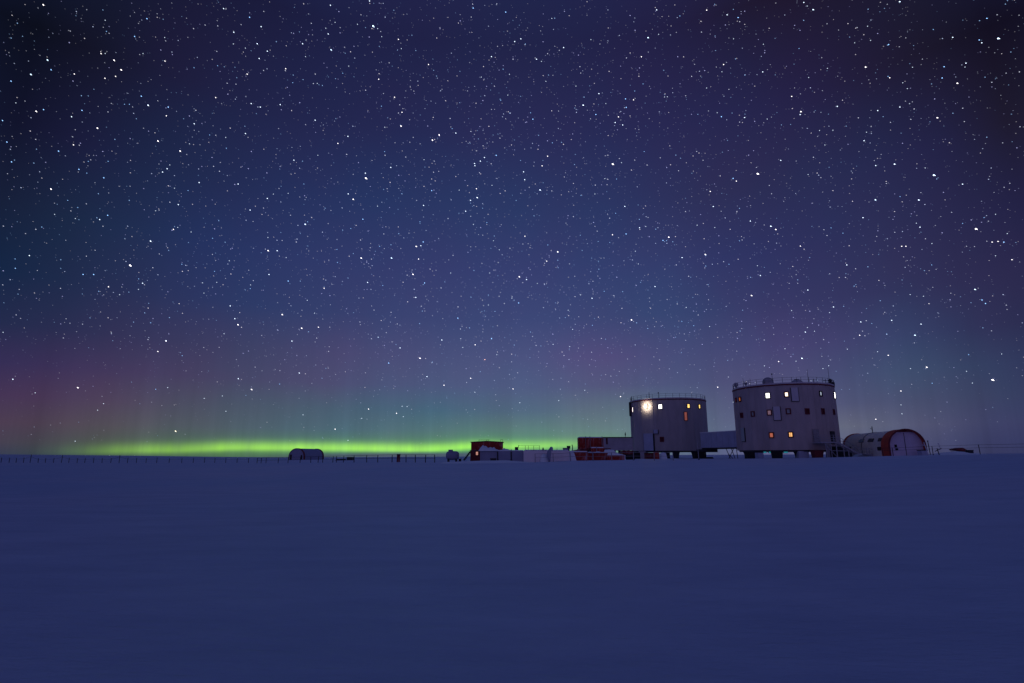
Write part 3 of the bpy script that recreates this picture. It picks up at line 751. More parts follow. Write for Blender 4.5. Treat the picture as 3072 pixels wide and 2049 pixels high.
drift('snow_drift', [(2786,1366),(2830,1358),(2870,1354),(2900,1356),(2935,1362),(2960,1364)], 90, 9, front=4, seed=7, bumps=.02)
drift('snow_drift', [(2556,1372),(2580,1360),(2620,1362),(2650,1366)], 101, 5, front=2, seed=8, bumps=.10)
drift('snow_drift', [(1700,1384),(1708,1353),(1716,1352),(1722,1362),(1728,1384)], 85.6, 2, front=.6, seed=9, bumps=.10)
drift('snow_drift', [(1621,1387),(1626,1366),(1634,1360),(1642,1366),(1650,1387)], 82, 2, front=1, seed=10, bumps=.03)
crate(1471,1488,1377,1385,80,'dark','ground_crate','low dark crate lying in the snow in front of the drift','crate',lid='wood')
for X, lb in ((1493.5,'left dark marker post sunk in the big snow drift'),(1534,'right dark marker post by the bluish container')):
    q = P(X, 1380, 81); t = thing('marker_post', q, lb, 'post', 'marker posts by the snow drift')
    MB().tube(P(X,1381,81), P(X-.5,1355,81), .1, 6).build('pole', M['dark'], t); MB().lathe(P(X,1382,81), [(.18,0),(.14,.15)], 8).build('foot', M['dark'], t)

# snow covered tank left of the hut
def tank():
    d = 92; x0, x1, z0, z1 = span(1338, 1377, 1354, 1381, d); t = thing('fuel_tank', ((x0+x1)/2, d, z0), 'rounded snow covered tank with a hatch left of the red hut', 'tank')
    c = Vector(((x0+x1)/2, d, 0)); r = (z1-z0)/2
    m = MB(); prof = []; L2 = (x1-x0)/2; zc = (z0+z1)/2+.05
    n = 16; k0 = 0
    secs = [(-1,.35),(-.96,.6),(-.85,.82),(-.6,.96),(0,1),(.6,.96),(.85,.82),(.96,.6),(1,.35)]
    for sx, sr in secs:
        for i in range(n):
            a = 2*math.pi*i/n; m.v.append(Vector((c.x+sx*L2, d+math.cos(a)*r*sr, zc+math.sin(a)*r*sr)))
    for q in range(len(secs)-1):
        for i in range(n): j = (i+1) % n; m.f.append((q*n+i, q*n+j, (q+1)*n+j, (q+1)*n+i))
    m.f.append(tuple(range(n-1,-1,-1))); m.f.append(tuple(range((len(secs)-1)*n, len(secs)*n)))
    m.build('body', M['bluefab'], t, True)
    s = span(1346, 1358, 1349, 1356, d); MB().box(s[0], s[1], d-.5, d+.5, s[2]-.1, s[3]).build('hatch', M['bluefab'], t)
    for k in (-.6, .6): MB().box(c.x+k*L2-.12, c.x+k*L2+.12, d-.6, d+.6, ground(c.x, d)-.1, zc-r*.8).build('foot', M['dark'], t)
tank()
crate(1376,1383,1378,1384,88,'dark','ground_box','small dark box on the snow between the tank and the steps','box',depth=.5,lid='dark')
# drum left along fence
q = P(1195, 1386, 92); t = thing('fuel_drum', q, 'upright dark red drum beside the fence posts far left of the hut', 'drum')
MB().lathe(q, [(.28,0),(.3,.05),(.28,.1),(.28,.45),(.3,.5),(.28,.55),(.28,1.05),(.3,1.1),(.28,1.15)], 14).build('body', M['red_d'], t)
MB().lathe(q+UP*1.152, [(.32,0),(.3,.12)], 14).build('lid', M['dark'], t)
# low dark sledges beyond the fence
for (X0,X1,Y0,Y1,lb) in ((1008,1031,1377,1383,'flat dark sledge lying low beyond the fence, left of the covered one'),(1040,1057,1371,1383,'dark covered sledge standing beyond the fence, right of the flat one')):
    x0,x1,z0,z1 = span(X0,X1,Y0,Y1,150); t = thing('cargo_sledge', ((x0+x1)/2,150,z0), lb, 'sledge', 'cargo sledges beyond the fence')
    MB().box(x0,x1,150,152,z0+.25,z1).build('load', M['dark'], t)
    for y in (150.1,151.7): MB().quad_prism([(x0-.6,y,z0-.1),(x1+.6,y,z0-.1),(x1+.9,y,z0+.2),(x1,y,z0+.247),(x0-.3,y,z0+.247)], (0,.15,0)).build('runner', M['wood'], t)
# red tarped sledge at right
x0,x1,z0,z1 = span(2868,2901,1343,1356,96); zz = ground((x0+x1)/2,96)
t = thing('cargo_sledge', ((x0+x1)/2,96,zz), 'dark red tarpaulin wedge on a sledge right of the big barrel tent', 'sledge')
MB().quad_prism([(x0,96,z1-.25),(x0+.2,96,z1-.45),(x1,96,z0+.1),(x1,96,z1-.35),(x0+1.2,96,z1)], (0,1.6,0)).build('tarpaulin', M['red_d'], t)
MB().box(x0+.3, x1, 96, 97.6, zz-.2, z0+.097).build('deck', M['wood'], t)
crate(2909,2921,1352,1362,88,'dark','ground_box','low dark box beside the snow bank at the right edge','box',depth=.8,lid='dark')

# leaning poles right of the tent
def pole(X0,Y0,X1,Y1,d,mtl,label,r=.06,extra=None):
    a = P(X1,Y1,d); t = thing('leaning_pole', a, label, 'pole', 'leaning poles beside the big tent')
    MB().tube(a-UP*.1, P(X0,Y0,d), r, 6).build('pole', M[mtl], t)
    if extra: MB().tube(P(*extra[0],d), P(*extra[1],d), r*.8, 6).build('crossbar', M[mtl], t)
    else: MB().tube(P(X0,Y0,d)-UP*.1, P(X0,Y0,d)+UP*.08, r*1.6, 6).build('cap', M[mtl], t)
pole(2771,1327,2786,1364,86,'white','pale leaning pole with a crossbar touching the right side of the big tent',.07,((2766,1335),(2776,1336)))
pole(2783,1323,2791,1362,87,'dark','dark leaning pole just right of the pale one')
pole(2815,1331,2823,1348,89,'white','short pale leaning pole farther right of the tent',.05)
pole(2811,1345,2818,1364,88,'dark','short dark pole with a slanting bar farther right of the tent',.07,((2805,1354),(2824,1345)))
crate(2766,2784,1352,1365,90,'blue','ground_box','blue grey box at the right foot of the big tent','box',depth=1,lid='dark')
# flagpole in front of the farther tower
q = P(2097,1382,90); t = thing('flagpole', q, 'tall thin pale pole in front of the right edge of the farther tower', 'pole')
MB().tube(q-UP*.2, P(2090.5,1312,90), .05, 6, .03).build('pole', M['galv'], t); MB().lathe(q-UP*.1, [(.16,0),(.12,.4)], 8).build('foot', M['dark'], t)

# ------------------------------------------------------------------ fences
def fence(label, posts, mtl, rails=(1.0,), r=.05, railr=.02, lean=None, railm=None):
    a = posts[0]; t = thing('post_fence', (a[0].x, a[0].y, a[0].z), label, 'fence')
    rnd = random.Random(len(posts))
    tops = []
    for (g, h) in posts:
        l = Vector((rnd.uniform(-.05,.05), rnd.uniform(-.05,.05), 0))
        top = g+UP*h+l; tops.append((g, top))
        m = MB().tube(g-UP*.15, top, r, 6, r*.9)
        m.build('post', M[mtl], t)
    for fr in rails:
        m = MB()
        for (g0, t0), (g1, t1) in zip(tops, tops[1:]):
            a_, b_ = g0.lerp(t0, fr), g1.lerp(t1, fr); mid = (a_+b_)/2-UP*.02
            m.tube(a_, mid, railr, 4).tube(mid, b_, railr, 4)
        m.build('rail', M[railm or mtl], t)
def post(X, Yt, Yb, d):
    a = P(X, Yb, d); g = ground(a.x, a.y); return (Vector((a.x, a.y, g)), max(.3, P(X, Yt, d).z-g))
pl = []
Xs = [3,27,48,70,90,114,136,160,184,206,231,254,280,306,332,357,382,409,438,470,507,545,579,613,644,677,711,745]
rnd = random.Random(3)
for X in Xs: pl.append(post(X, (1364 if X in (90,184,357) else 1373)+rnd.uniform(-1,2), 1388, 137+rnd.uniform(-1,1)))
fence('long row of short dark stakes with a rope stretching to the far left', pl, 'dark', (.75,), .07, .022)
pm = []
for X, d in ((771,130),(783,129),(798,128),(834,124),(864,121),(900,118),(932,115),(954,112),(968,111),(998,108),(1009,107),(1030,104),(1062,101),(1100,97),(1133,94),(1176,90),(1218,89),(1246,88),(1276,87),(1304,87)):
    pm.append(post(X, 1374-(X-771)*(10/400) if X < 1176 else 1364, 1388, d))
fence('dark post and wire fence running from the far stakes towards the tank', pm, 'dark', (1.0,.55), .075, .03)
pr = []
for X, d, yt in ((1605.5,79,1361),(1660,78,1360),(1712,77,1358),(1760,76.5,1357),(1779,76,1357),(1836,75.5,1357),(1901,75,1356.5),(1963,76,1356.5),(2020,78,1357)):
    pr.append(post(X, yt, 1385, d))
fence('pale post and rope fence in front of the pale and red containers', pr, 'grey', (.98,.55), .055, .025)
pr = []
for X, d, yt, yb in ((2650,84,1344,1368),(2680,82,1343,1368),(2800,78,1338,1366),(2941,71,1333.5,1363),(3080,66,1331,1363)):
    pr.append(post(X, yt, yb, d))
fence('dark two rope fence at the far right in front of the snow bank', pr, 'dark', (.98,.68), .05, .02)

# ------------------------------------------------------------------ stars
def b(o_, s_, raw):
    out = []
    for X, Y, k in raw:
        c = 'w'
        if isinstance(k, str): c = k[1]; k = int(k[0])
        out.append((o_[0]+X/s_, o_[1]+Y/s_, k, c))
    return out
def parse(txt):
    out = []
    for tok in txt.split():
        x, y, k = tok.split(','); out.append((float(x), float(y), k if len(k) > 1 else k+'n'))
    return out
T = {}
T[(0,0,3.053)] = "395,42,3w 433,548,3b 281,680,3b 100,742,2b 1043,550,3w 1108,638,3w 680,677,2w 960,716,2w 1058,698,2w 925,490,2w 963,490,1 467,638,2b 330,1018,3w 398,1003,2b 750,1010,2b 22,1103,2b 655,1068,2 890,1172,3w 672,1326,2w 535,1383,2b 62,1300,2b 105,1482,2b 145,942,1 1345,170,2b 1232,333,2b 963,185,1 975,287,1b 1310,490,1 1510,558,2w 1508,343,1 1293,880,2b 1355,962,3 1540,980,2b 1523,1060,2w 1140,955,1b 1185,955,1b 1445,1290,3w 1648,1382,3w 1778,1133,2 1777,620,1b 1993,602,1b 2047,78,2 2140,294,2 2285,157,2b 2137,402,1 2247,440,1 2263,678,2w 1975,893,2w 2300,948,2 2247,1222,2 2067,1258,1 2073,1357,1b 1920,1236,1b 1735,1317,1 1530,1545,2 722,1550,2b 990,1477,1b 808,1478,1b 1555,1510,1"
T[(770,0,3.053)] = "1065,237,4b 1108,262,1 680,455,3b 655,310,2 40,243,2 675,47,2 1033,8,2 718,205,1 923,222,1 420,400,2 447,518,1 265,628,2w 97,468,2 22,535,2 5,400,2 633,258,1 1145,335,1 1298,360,2w 1325,445,1 1982,73,2b 2280,110,2b 2150,518,2 1573,590,2w 1262,890,2w 1330,1028,2w 1320,1153,3w 835,1248,2 743,1313,2w 535,1100,2 215,957,2 33,980,2 1143,972,1b 1173,1165,1 1670,1235,3w 1608,1282,3w 1823,1218,2 1790,1178,1b 1998,1517,2 1995,1497,2 2048,1475,2 2085,1442,2 2193,1422,2b 340,1466,2 560,1422,1 1533,1463,1 1172,1388,1b 1228,1533,2 555,763,1 330,757,1b 788,670,1b 843,605,1 1117,725,2w 2235,918,1b 2057,706,1 2257,634,1b 2315,680,1 2300,870,1"
T[(1540,0,3.053)] = "1312,90,2 1232,344,3b 1330,314,1 1525,146,1b 1770,92,2w 1957,135,2 2058,160,2b 1172,520,2w 460,435,2 710,362,1 352,168,1 212,542,2 257,562,1 68,355,2 12,380,2 110,403,1b 298,745,1 573,788,1 783,857,2 638,962,3 847,948,1 755,1048,2b 1027,905,2b 1100,914,2w 1033,983,2b 962,1070,2w 932,1121,2 1000,1144,2 1112,833,1b 1188,768,1b 1925,591,2w 1910,657,1 2283,658,2 2290,405,1 2120,687,1b 1905,1068,2b 2117,1076,2 1410,886,1 1385,888,1 178,1091,2b 158,1033,1b 908,1502,4w 990,1490,1 313,1430,2w 263,1518,2w 459,1322,1w 2017,355,1 1867,1032,1 1198,1388,1b 357,1308,1b 1770,806,1 2325,1090,1"
T[(2302,0,3.053)] = "2112,352,4b 1940,366,2b 1963,392,2 2010,168,2b 1738,762,3w 1697,342,2 1210,15,3b 418,88,3b 365,55,1 333,22,2 945,370,1 918,240,1 898,614,3w 1110,408,2b 1818,578,2 1810,614,1 1618,611,2b 1600,714,2b 1105,700,1b 1120,712,2w 1555,1078,3w 1213,980,2 1010,1012,2 640,974,2 305,1022,3w 300,1049,2 222,883,2w 885,1288,2 908,1211,1 1163,1503,3 992,1516,2 122,1468,2 1282,811,1 1240,758,1 1520,270,1b 800,392,1 550,626,1 378,710,1 1303,949,1 1330,616,1 1445,1538,1 290,444,1b 527,1328,1 600,1193,1 478,1195,1"
T[(0,512,3.053)] = "465,167,3w 950,65,2b 795,22,1b 620,272,1b 712,337,1b 985,408,2b 912,447,2 690,438,1 383,516,1b 1823,108,2 2180,122,2 1488,12,2 1632,310,2 1425,367,1 1588,537,2w 1627,520,1 1377,644,3 1190,866,4w 760,950,2b 857,950,2b 268,777,2 138,808,1b 140,893,1b 993,1063,2w 903,1104,1b 1305,1030,2 1270,991,1b 1268,1087,1 1855,1027,1 1985,1023,1 1665,857,1b 1965,922,1b 2100,825,1 2290,360,2 2108,1238,2 2150,1355,2 2178,1410,3w 2295,1046,1 2292,1080,1b 1868,1121,1 1380,1393,1b 1020,1487,1 1640,1218,1w 2052,1493,1 1750,561,1 1722,182,1b 1598,160,1 1947,619,1b 1095,1136,1 500,400,1 28,1480,1 1520,1556,2"
T[(770,512,3.053)] = "998,67,4w 995,22,2 883,261,3w 838,212,2 97,254,2 153,214,1 288,207,1 432,122,1b 443,490,3b 467,468,1b 972,444,2b 1602,182,2b 2012,165,2w 2018,246,3 1957,271,2 1855,178,1 2155,134,1 1528,318,2 1913,371,2 1330,211,1b 1107,325,1 1525,652,2b 1503,687,2 1460,693,3w 1233,799,3b 955,799,3w 1482,809,2w 1430,948,3w 103,731,3w 187,732,2 103,612,1 270,795,1 112,950,2 288,1010,2b 617,1076,2w 1015,1023,2 1155,1051,1b 1537,1028,2b 1457,1160,2 2108,475,1b 1985,492,1 2168,641,1 2222,724,1 2122,1230,1 2337,1168,1 233,1317,3w 410,1442,3w 565,1433,2w 530,1305,1 463,1187,1 1842,1350,2b 1112,1525,1 1695,1550,2 2150,1538,2b 1495,468,1b 862,530,1b 740,840,1b 1125,693,1b 735,721,1b 322,1560,2 2133,937,1 1777,937,1"
T[(1540,512,3.053)] = "243,176,3 103,82,2 93,10,2 1803,190,2w 2235,27,4w 2012,70,2b 2042,95,2w 1830,328,2 1020,327,2 937,390,1b 1155,522,2 1213,511,1 907,587,2w 1032,579,2b 1422,608,3w 1370,638,2b 1403,641,1b 1757,767,3w 1762,777,1b 1545,796,2 1762,873,1b 2170,461,2 2262,960,2 2180,1143,3w 1975,857,1b 105,600,2w 405,743,3w 305,828,2w 315,680,1b 53,971,3w 120,996,2 220,1033,1 48,1211,2b 720,1168,2 615,1138,1 832,1105,1b 1297,1061,2 1080,1366,3w 1583,1252,1 1543,1381,1b 1652,1419,1b 723,1416,1b 2070,642,1b 945,76,1b 838,72,1 747,213,1 620,226,1b 1683,499,1 1845,521,1 1117,738,1 1145,854,1 502,1278,1 543,1453,1 1797,1427,1 2235,870,1"
T[(2302,512,3.053)] = "1523,41,4b 1787,123,2 988,267,3b 1385,268,3 373,35,1 875,430,2 30,508,3 75,538,3w 583,524,1b 692,572,1b 302,690,2w 727,863,2 1230,692,2w 1268,692,2w 1908,533,4w 1365,481,1 1397,517,2 1788,483,1b 1985,430,1b 2090,399,1 2058,654,2w 2112,648,2w 2165,654,2b 2197,576,1 2240,815,2w 2090,779,1 1900,1087,3b 1965,1184,2b 1997,1216,2b 1308,1135,1 1430,1150,1 1480,1218,1w 370,1093,2 795,1057,1b 605,1248,2 570,1300,1 222,1281,1 855,1385,2 1138,1370,2 1407,1405,2 1350,1506,3b 845,1507,2w 347,1478,2 1093,1496,1b 367,1437,1 432,1470,1 1505,863,1b 1507,667,1 1215,237,1b"
T[(0,950,2.351)] = "547,500,3w 1773,513,3w 1680,437,2 1113,245,2w 1170,172,2w 1237,807,3y 1285,275,1b 2110,397,2 1183,500,1 1098,512,1b 730,613,1 688,659,1 248,537,1 1972,475,1b 1593,667,1 2137,692,1 530,878,1 1440,576,1 1568,559,1 90,441,2"
T[(1000,950,2.351)] = "1000,198,2w 610,292,3w 390,327,2b 470,220,2 913,217,1 1153,268,1 1068,302,2r 660,422,2 968,434,2w 780,483,2w 1267,509,2w 485,632,1 520,634,1 445,681,2w 248,651,2w 12,793,2w 200,717,1 103,872,1 1590,592,1 1315,607,1 2025,563,2w 1667,211,1 1550,195,1 1773,519,1 998,533,1 493,705,1"
T[(2072,950,2.351)] = "783,293,3 620,316,2w 743,314,1 520,347,1 665,226,1 390,462,3w 190,497,2w 300,603,1 1393,272,2w 1318,247,1 1105,229,1 1663,356,3w 1703,469,1b 1482,524,2w 2127,445,4w 1305,723,2w 1550,366,1 1483,622,1 1490,685,1 1945,385,1 1960,268,1b 2193,263,1 1987,468,1 933,366,1 973,346,1"
SKYCOL = {'w':(1,.95,.95),'n':(.70,.84,1),'b':(.28,.55,1),'y':(1,.9,.6),'r':(1,.5,.35)}
def make_stars():
    D = 20000.0; px = D/550.0; v = []; f = []; colr = []
    def add(dr, size, br, col, lon=1.0, ang=rad(-33)):
        dr = dr.normalized(); size = size*(.25+.75*max(.5, dr.y*CT+dr.z*ST)**1.3); rt = Vector((dr.y, -dr.x, 0)).normalized(); up = rt.cross(dr)
        a = rt*math.cos(ang)+up*math.sin(ang); c_ = a.cross(dr)
        p = dr*D+Vector((0,0,EYE)); s = size*px; k = len(v)
        for q in (a*s*lon, -a*s, c_*s, -c_*s, dr*s, -dr*s): v.append(p+q)
        for t_ in ((0,2,5),(2,1,5),(1,3,5),(3,0,5),(2,0,4),(1,2,4),(3,1,4),(0,3,4)): f.append(tuple(k+i for i in t_))
        colr.extend([(col[0]*br, col[1]*br, col[2]*br, 1)]*6)
    SZ = {1:(.40,.62,1.25), 2:(.44,1.15,1.7), 3:(.49,1.45,2.5), 4:(.62,2.0,3.0)}
    for (ox, oy, sc_), txt in T.items():
        for X, Y, k in parse(txt):
            s, br, lon = SZ[int(k[0])]; c = SKYCOL[k[1]]
            if k[1] == 'b' and int(k[0]) >= 3: c = (.6,.8,1)
            add(ray(ox+X/sc_, oy+Y/sc_), s, br, c, lon)
    rnd = random.Random(11)
    for i in range(26000):
        az = rad(rnd.uniform(-78, 78)); el = math.asin(rnd.uniform(.02, 1)); 
        dr = Vector((math.sin(az)*math.cos(el), math.cos(az)*math.cos(el), math.sin(el)))
        ext = .25+.75*sstep(1, 14, math.degrees(el))
        if rnd.random() > .35+.65*ext: continue
        m = rnd.random()**4.3
        br = (.05+.44*m)*ext; s = .34+.07*m
        c = rnd.choice([(.75,.8,1),(.8,.83,1),(.95,.88,.95),(.6,.7,1),(.35,.6,1),(.55,.55,1)])
        add(dr, s, br, c, 1.8)
    me = bpy.data.meshes.new('stars'); me.from_pydata([tuple(p) for p in v], [], f); me.update()
    ca = me.color_attributes.new('glow', 'FLOAT_COLOR', 'POINT')
    ca.data.foreach_set('color', [x for c in colr for x in c])
    m = bpy.data.materials.new('starlight'); m.use_nodes = True; nt = m.node_tree; nt.nodes.clear()
    at = nt.nodes.new('ShaderNodeAttribute'); at.attribute_name = 'glow'
    em = nt.nodes.new('ShaderNodeEmission'); out = nt.nodes.new('ShaderNodeOutputMaterial')
    tr = nt.nodes.new('ShaderNodeBsdfTransparent'); ad = nt.nodes.new('ShaderNodeAddShader')
    nt.links.new(at.outputs['Color'], em.inputs['Color']); nt.links.new(em.outputs[0], ad.inputs[0]); nt.links.new(tr.outputs[0], ad.inputs[1])
    nt.links.new(ad.outputs[0], out.inputs['Surface'])
    m.cycles.emission_sampling = 'NONE'
    me.materials.append(m); o = bpy.data.objects.new('stars', me); COL.objects.link(o)
    tag(o, 'thousands of white and blue stars scattered over the night sky', 'stars', kind='stuff')
make_stars()

# ------------------------------------------------------------------ sky
SKY = [
 (20,[(30,8,12,28),(300,15,18,34),(600,25,25,60),(1000,30,30,74),(1500,30,32,77),(1900,32,30,74),(2300,32,24,52),(2700,26,20,42),(3040,14,10,30)]),
 (200,[(30,8,14,33),(200,15,19,38),(450,27,27,62),(800,32,32,78),(1500,34,38,85),(2000,38,36,84),(2400,38,28,70),(2700,34,27,55),(3040,22,18,40)]),
 (400,[(30,17,21,50),(300,28,28,70),(600,32,38,80),(1000,36,40,90),(1500,40,45,98),(2000,42,42,94),(2500,38,40,88),(2800,38,34,78),(3040,33,28,52)]),
 (600,[(30,22,34,64),(300,27,46,80),(700,35,49,98),(1000,40,55,108),(1500,42,60,112),(1900,44,56,108),(2200,50,49,94),(2600,47,49,94),(3040,36,36,76)]),
 (800,[(30,20,42,75),(300,32,54,90),(600,42,60,112),(1000,50,68,120),(1500,55,72,126),(2000,55,72,123),(2200,53,61,114),(2400,53,58,110),(2700,51,58,100),(3040,45,47,86)]),
 (950,[(30,34,50,88),(300,46,56,96),(700,52,70,120),(1200,64,82,136),(1600,68,84,140),(2000,66,84,136),(2300,67,72,124),(2700,62,66,112),(3040,50,50,90)]),
 (1050,[(30,58,48,92),(300,68,58,98),(700,72,76,116),(1100,86,86,136),(1500,82,94,146),(1800,90,88,146),(2100,80,88,138),(2400,82,78,134),(2700,72,86,132),(3040,54,58,102)]),
 (1150,[(30,86,50,92),(200,98,58,98),(400,92,66,102),(700,86,80,116),(1100,92,92,136),(1500,88,102,150),(1800,88,98,144),(2150,88,92,138),(2600,78,90,132),(2800,70,94,120),(3040,56,62,104)]),
 (1230,[(30,100,54,80),(200,108,60,86),(350,100,72,94),(600,88,86,106),(900,86,104,122),(1300,82,112,136),(1600,88,112,140),(1850,98,120,140),(2150,92,98,140),(2600,86,90,130),(3040,58,62,104)]),
 (1290,[(30,98,56,78),(200,104,64,78),(400,94,80,88),(700,84,96,108),(1000,82,106,122),(1300,86,118,124),(1480,90,126,124),(1700,94,126,130),(1880,102,124,138),(2160,90,100,138),(2560,100,104,128),(2800,76,82,120),(3040,52,56,100)]),
 (1335,[(30,86,54,76),(200,90,70,74),(400,88,86,80),(700,82,104,98),(1000,84,112,108),(1450,90,130,108),(1800,96,130,120),(2160,88,96,138),(2600,88,92,128),(2800,64,70,112),(3040,48,52,94)]),
 (1366,[(30,68,50,78),(200,76,68,72),(400,84,88,78),(700,78,98,88),(1100,76,86,106),(1450,76,90,110),(1800,90,108,118),(2160,92,95,138),(2600,80,84,124),(3040,44,48,88)]),
]
def lin(c): c /= 255.; return c/12.92 if c <= .04045 else ((c+.055)/1.055)**2.4
KB = [(0,.88),(800,.89),(1050,.93),(1150,.95),(1366,.97)]
KG = [(0,1),(400,.98),(600,.93),(800,.87),(1000,.92),(1150,.96),(1250,1.02)]
def tabcol(Y, X, r_, g_, b_):
    kr = 1-.20*(1-sstep(200, 600, X))*sstep(950, 1100, Y)
    dim = 1-.09*sstep(750, 950, Y)*(1-sstep(1180, 1300, Y)); r_ *= dim; g_ *= dim; b_ *= dim
    kr *= 1-.08*sstep(300, 500, X)*(1-sstep(1200, 1500, X))*sstep(950, 1100, Y)*(1-sstep(1250, 1330, Y))
    kt = sstep(500, 800, X)*(1-sstep(1500, 1800, X))*sstep(1150, 1230, Y)*(1-sstep(1300, 1340, Y)); g_ *= 1-.06*kt
    kx = (1-sstep(300, 800, X))*sstep(950, 1100, Y)
    kr *= 1-.07*sstep(1700, 2200, X)*sstep(100, 250, Y)*(1-sstep(1050, 1200, Y))
    return (lin(r_*kr), lin(g_*interp(KG, Y)*(1+.06*kx)), lin(b_*interp(KB, Y)*(1+.07*kx)))
TAB = [(Y, [(X, tabcol(Y, X, r_, g_, b_)) for X, r_, g_, b_ in row]) for Y, row in SKY]
def D_(az, el): return Vector((math.sin(rad(az))*math.cos(rad(el)), math.cos(rad(az))*math.cos(rad(el)), math.sin(rad(el))))
BACK = tuple(lin(c) for c in (106,94,136)); ZEN = tuple(lin(c) for c in (42,58,108)); SIDE = tuple(lin(c) for c in (50,58,100))
def rowcol(row, X): return [interp([(x, c[i]) for x, c in row], X) for i in range(3)]
def lerp3(a, b_, k): return [a[i]+(b_[i]-a[i])*k for i in range(3)]
def skyval(az, el):
    # far part of the dome, beside and behind the camera
    k = sstep(70, 125, abs(az)); lowf = 1-sstep(8, 40, el)
    far = lerp3(SIDE, BACK, k); far = lerp3(ZEN, far, max(lowf, .0))
    d = D_(az, el); dep = d.y*CT+d.z*ST
    if dep < .15: return far
    X = 1536+F*d.x/dep; Y = 1024.5-F*(-d.y*ST+d.z*CT)/dep
    over = max(0, -Y/900, (-X-0)/900, (X-3072)/900)
    w_ = 1-sstep(0, 1, over)
    if w_ <= 0: return far
    Xc = max(0, min(3072, X)); Yc = max(20, min(1366, Y)); c = None
    for (Y0, r0), (Y1, r1) in zip(TAB, TAB[1:]):
        if Yc <= Y1: c = lerp3(rowcol(r0, Xc), rowcol(r1, Xc), (Yc-Y0)/(Y1-Y0)); break
    return lerp3(far, c, w_)
ROWS = [-3,0,1,2.5,4.5,7,10,14,19,25,32,40,50,64,90]
AZS = [-180,-130,-90,-65]+[-50+100*i/21 for i in range(22)]+[65,90,130,180]
w = bpy.data.worlds.new("World"); SC.world = w; w.use_nodes = True; nt = w.node_tree; N = nt.nodes; L = nt.links; N.clear()
def math_(op, a, b=None, clamp=False):
    n = N.new('ShaderNodeMath'); n.operation = op; n.use_clamp = clamp
    for i, q in enumerate((a, b)):
        if q is None: continue
        if isinstance(q, (int, float)): n.inputs[i].default_value = q
        else: L.new(q, n.inputs[i])
    return n.outputs[0]
tc = N.new('ShaderNodeTexCoord'); sp = N.new('ShaderNodeSeparateXYZ'); L.new(tc.outputs['Generated'], sp.inputs[0])
vx, vy, vz = sp.outputs
az = math_('MULTIPLY', math_('ARCTAN2', vx, vy), 180/math.pi)
el = math_('MULTIPLY', math_('ARCSINE', vz), 180/math.pi)
azf = math_('MULTIPLY', math_('ADD', az, 180), 1/360)
def ramp(stops, fac):
    r = N.new('ShaderNodeValToRGB'); r.color_ramp.interpolation = 'EASE' if False else 'LINEAR'; e = r.color_ramp.elements
    e[0].position = stops[0][0]; e[0].color = tuple(stops[0][1])+(1,); e[1].position = stops[-1][0]; e[1].color = tuple(stops[-1][1])+(1,)
    for p_, c in stops[1:-1]:
        q = e.new(p_); q.color = tuple(c)+(1,)
    L.new(fac, r.inputs[0]); return r.outputs[0]
def mix(fac, a, b_):
    m = N.new('ShaderNodeMix'); m.data_type = 'RGBA'; L.new(fac, m.inputs[0]); L.new(a, m.inputs[6]); L.new(b_, m.inputs[7]); return m.outputs[2]
cur = None
for i, e_ in enumerate(ROWS):
    rr = ramp([((a+180)/360, skyval(a, e_)) for a in AZS], azf)
    if cur is None: cur = rr
    else:
        t0 = ROWS[i-1]
        fac = math_('MULTIPLY', math_('SUBTRACT', el, t0), 1/(e_-t0), True)
        cur = mix(fac, cur, rr)
rw = N.new('ShaderNodeTexNoise'); rw.noise_dimensions = '1D'; rw.inputs['Scale'].default_value = .28; rw.inputs['Detail'].default_value = 6; rw.inputs['Roughness'].default_value = .65
L.new(az, rw.inputs['W'])
low = math_('EXPONENT', math_('MULTIPLY', math_('MAXIMUM', el, 0), -.16))
rayf = math_('ADD', 1, math_('MULTIPLY', math_('SUBTRACT', rw.outputs[0], .5), math_('MULTIPLY', low, .75)))
sc3 = N.new('ShaderNodeVectorMath'); sc3.operation = 'SCALE'; L.new(cur, sc3.inputs[0]); L.new(rayf, sc3.inputs['Scale']); cur = sc3.outputs[0]
# soft colour patches of airglow
nz = N.new('ShaderNodeTexNoise'); nz.inputs['Scale'].default_value = 5.5; nz.inputs['Detail'].default_value = 7; L.new(tc.outputs['Generated'], nz.inputs['Vector'])
cr = N.new('ShaderNodeValToRGB'); e = cr.color_ramp.elements; e[0].position = .36; e[0].color = (.93,1.03,1.03,1); e[1].position = .64; e[1].color = (1.06,.97,1.0,1)
L.new(nz.outputs[0], cr.inputs[0])
mm = N.new('ShaderNodeMix'); mm.data_type = 'RGBA'; mm.blend_type = 'MULTIPLY'; mm.inputs[0].default_value = 1; L.new(cur, mm.inputs[6]); L.new(cr.outputs[0], mm.inputs[7]); cur = mm.outputs[2]
# aurora: (X, row of brightest line, core strength, tall glow strength, row of lower edge)
AUR = [(-400,1352,0,0,1368),(60,1354,0,0,1368),(200,1354,.05,.02,1368),(300,1353,.22,.08,1369),(370,1351,.42,.12,1370),(450,1350,.62,.16,1370),(520,1350,.50,.18,1371),
       (620,1346,.70,.22,1371),(700,1343,.90,.30,1372),(850,1344,.95,.40,1368),(1000,1345,1.05,.45,1362),(1150,1347,1.1,.50,1361),(1260,1349,1.0,.60,1360),
       (1340,1346,.90,.75,1359),(1400,1341,1.0,.85,1358),(1480,1338,.80,.8,1358),(1540,1341,.80,.6,1358),(1620,1339,.65,.5,1360),(1700,1336,.48,.45,1362),(1770,1332,.20,.4,1364),(1860,1325,.02,.18,1366),(2000,1325,0,.03,1366),(2200,1325,0,0,1366)]
def elx(X, Y): r = ray(X, Y); return math.degrees(math.atan2(r.z, math.hypot(r.x, r.y)))
st = [((ta(X,1350)+180)/360, ((elx(X, y0)+2)/8, c_/1.5, g_/1.5)) for X, y0, c_, g_, yb in AUR]
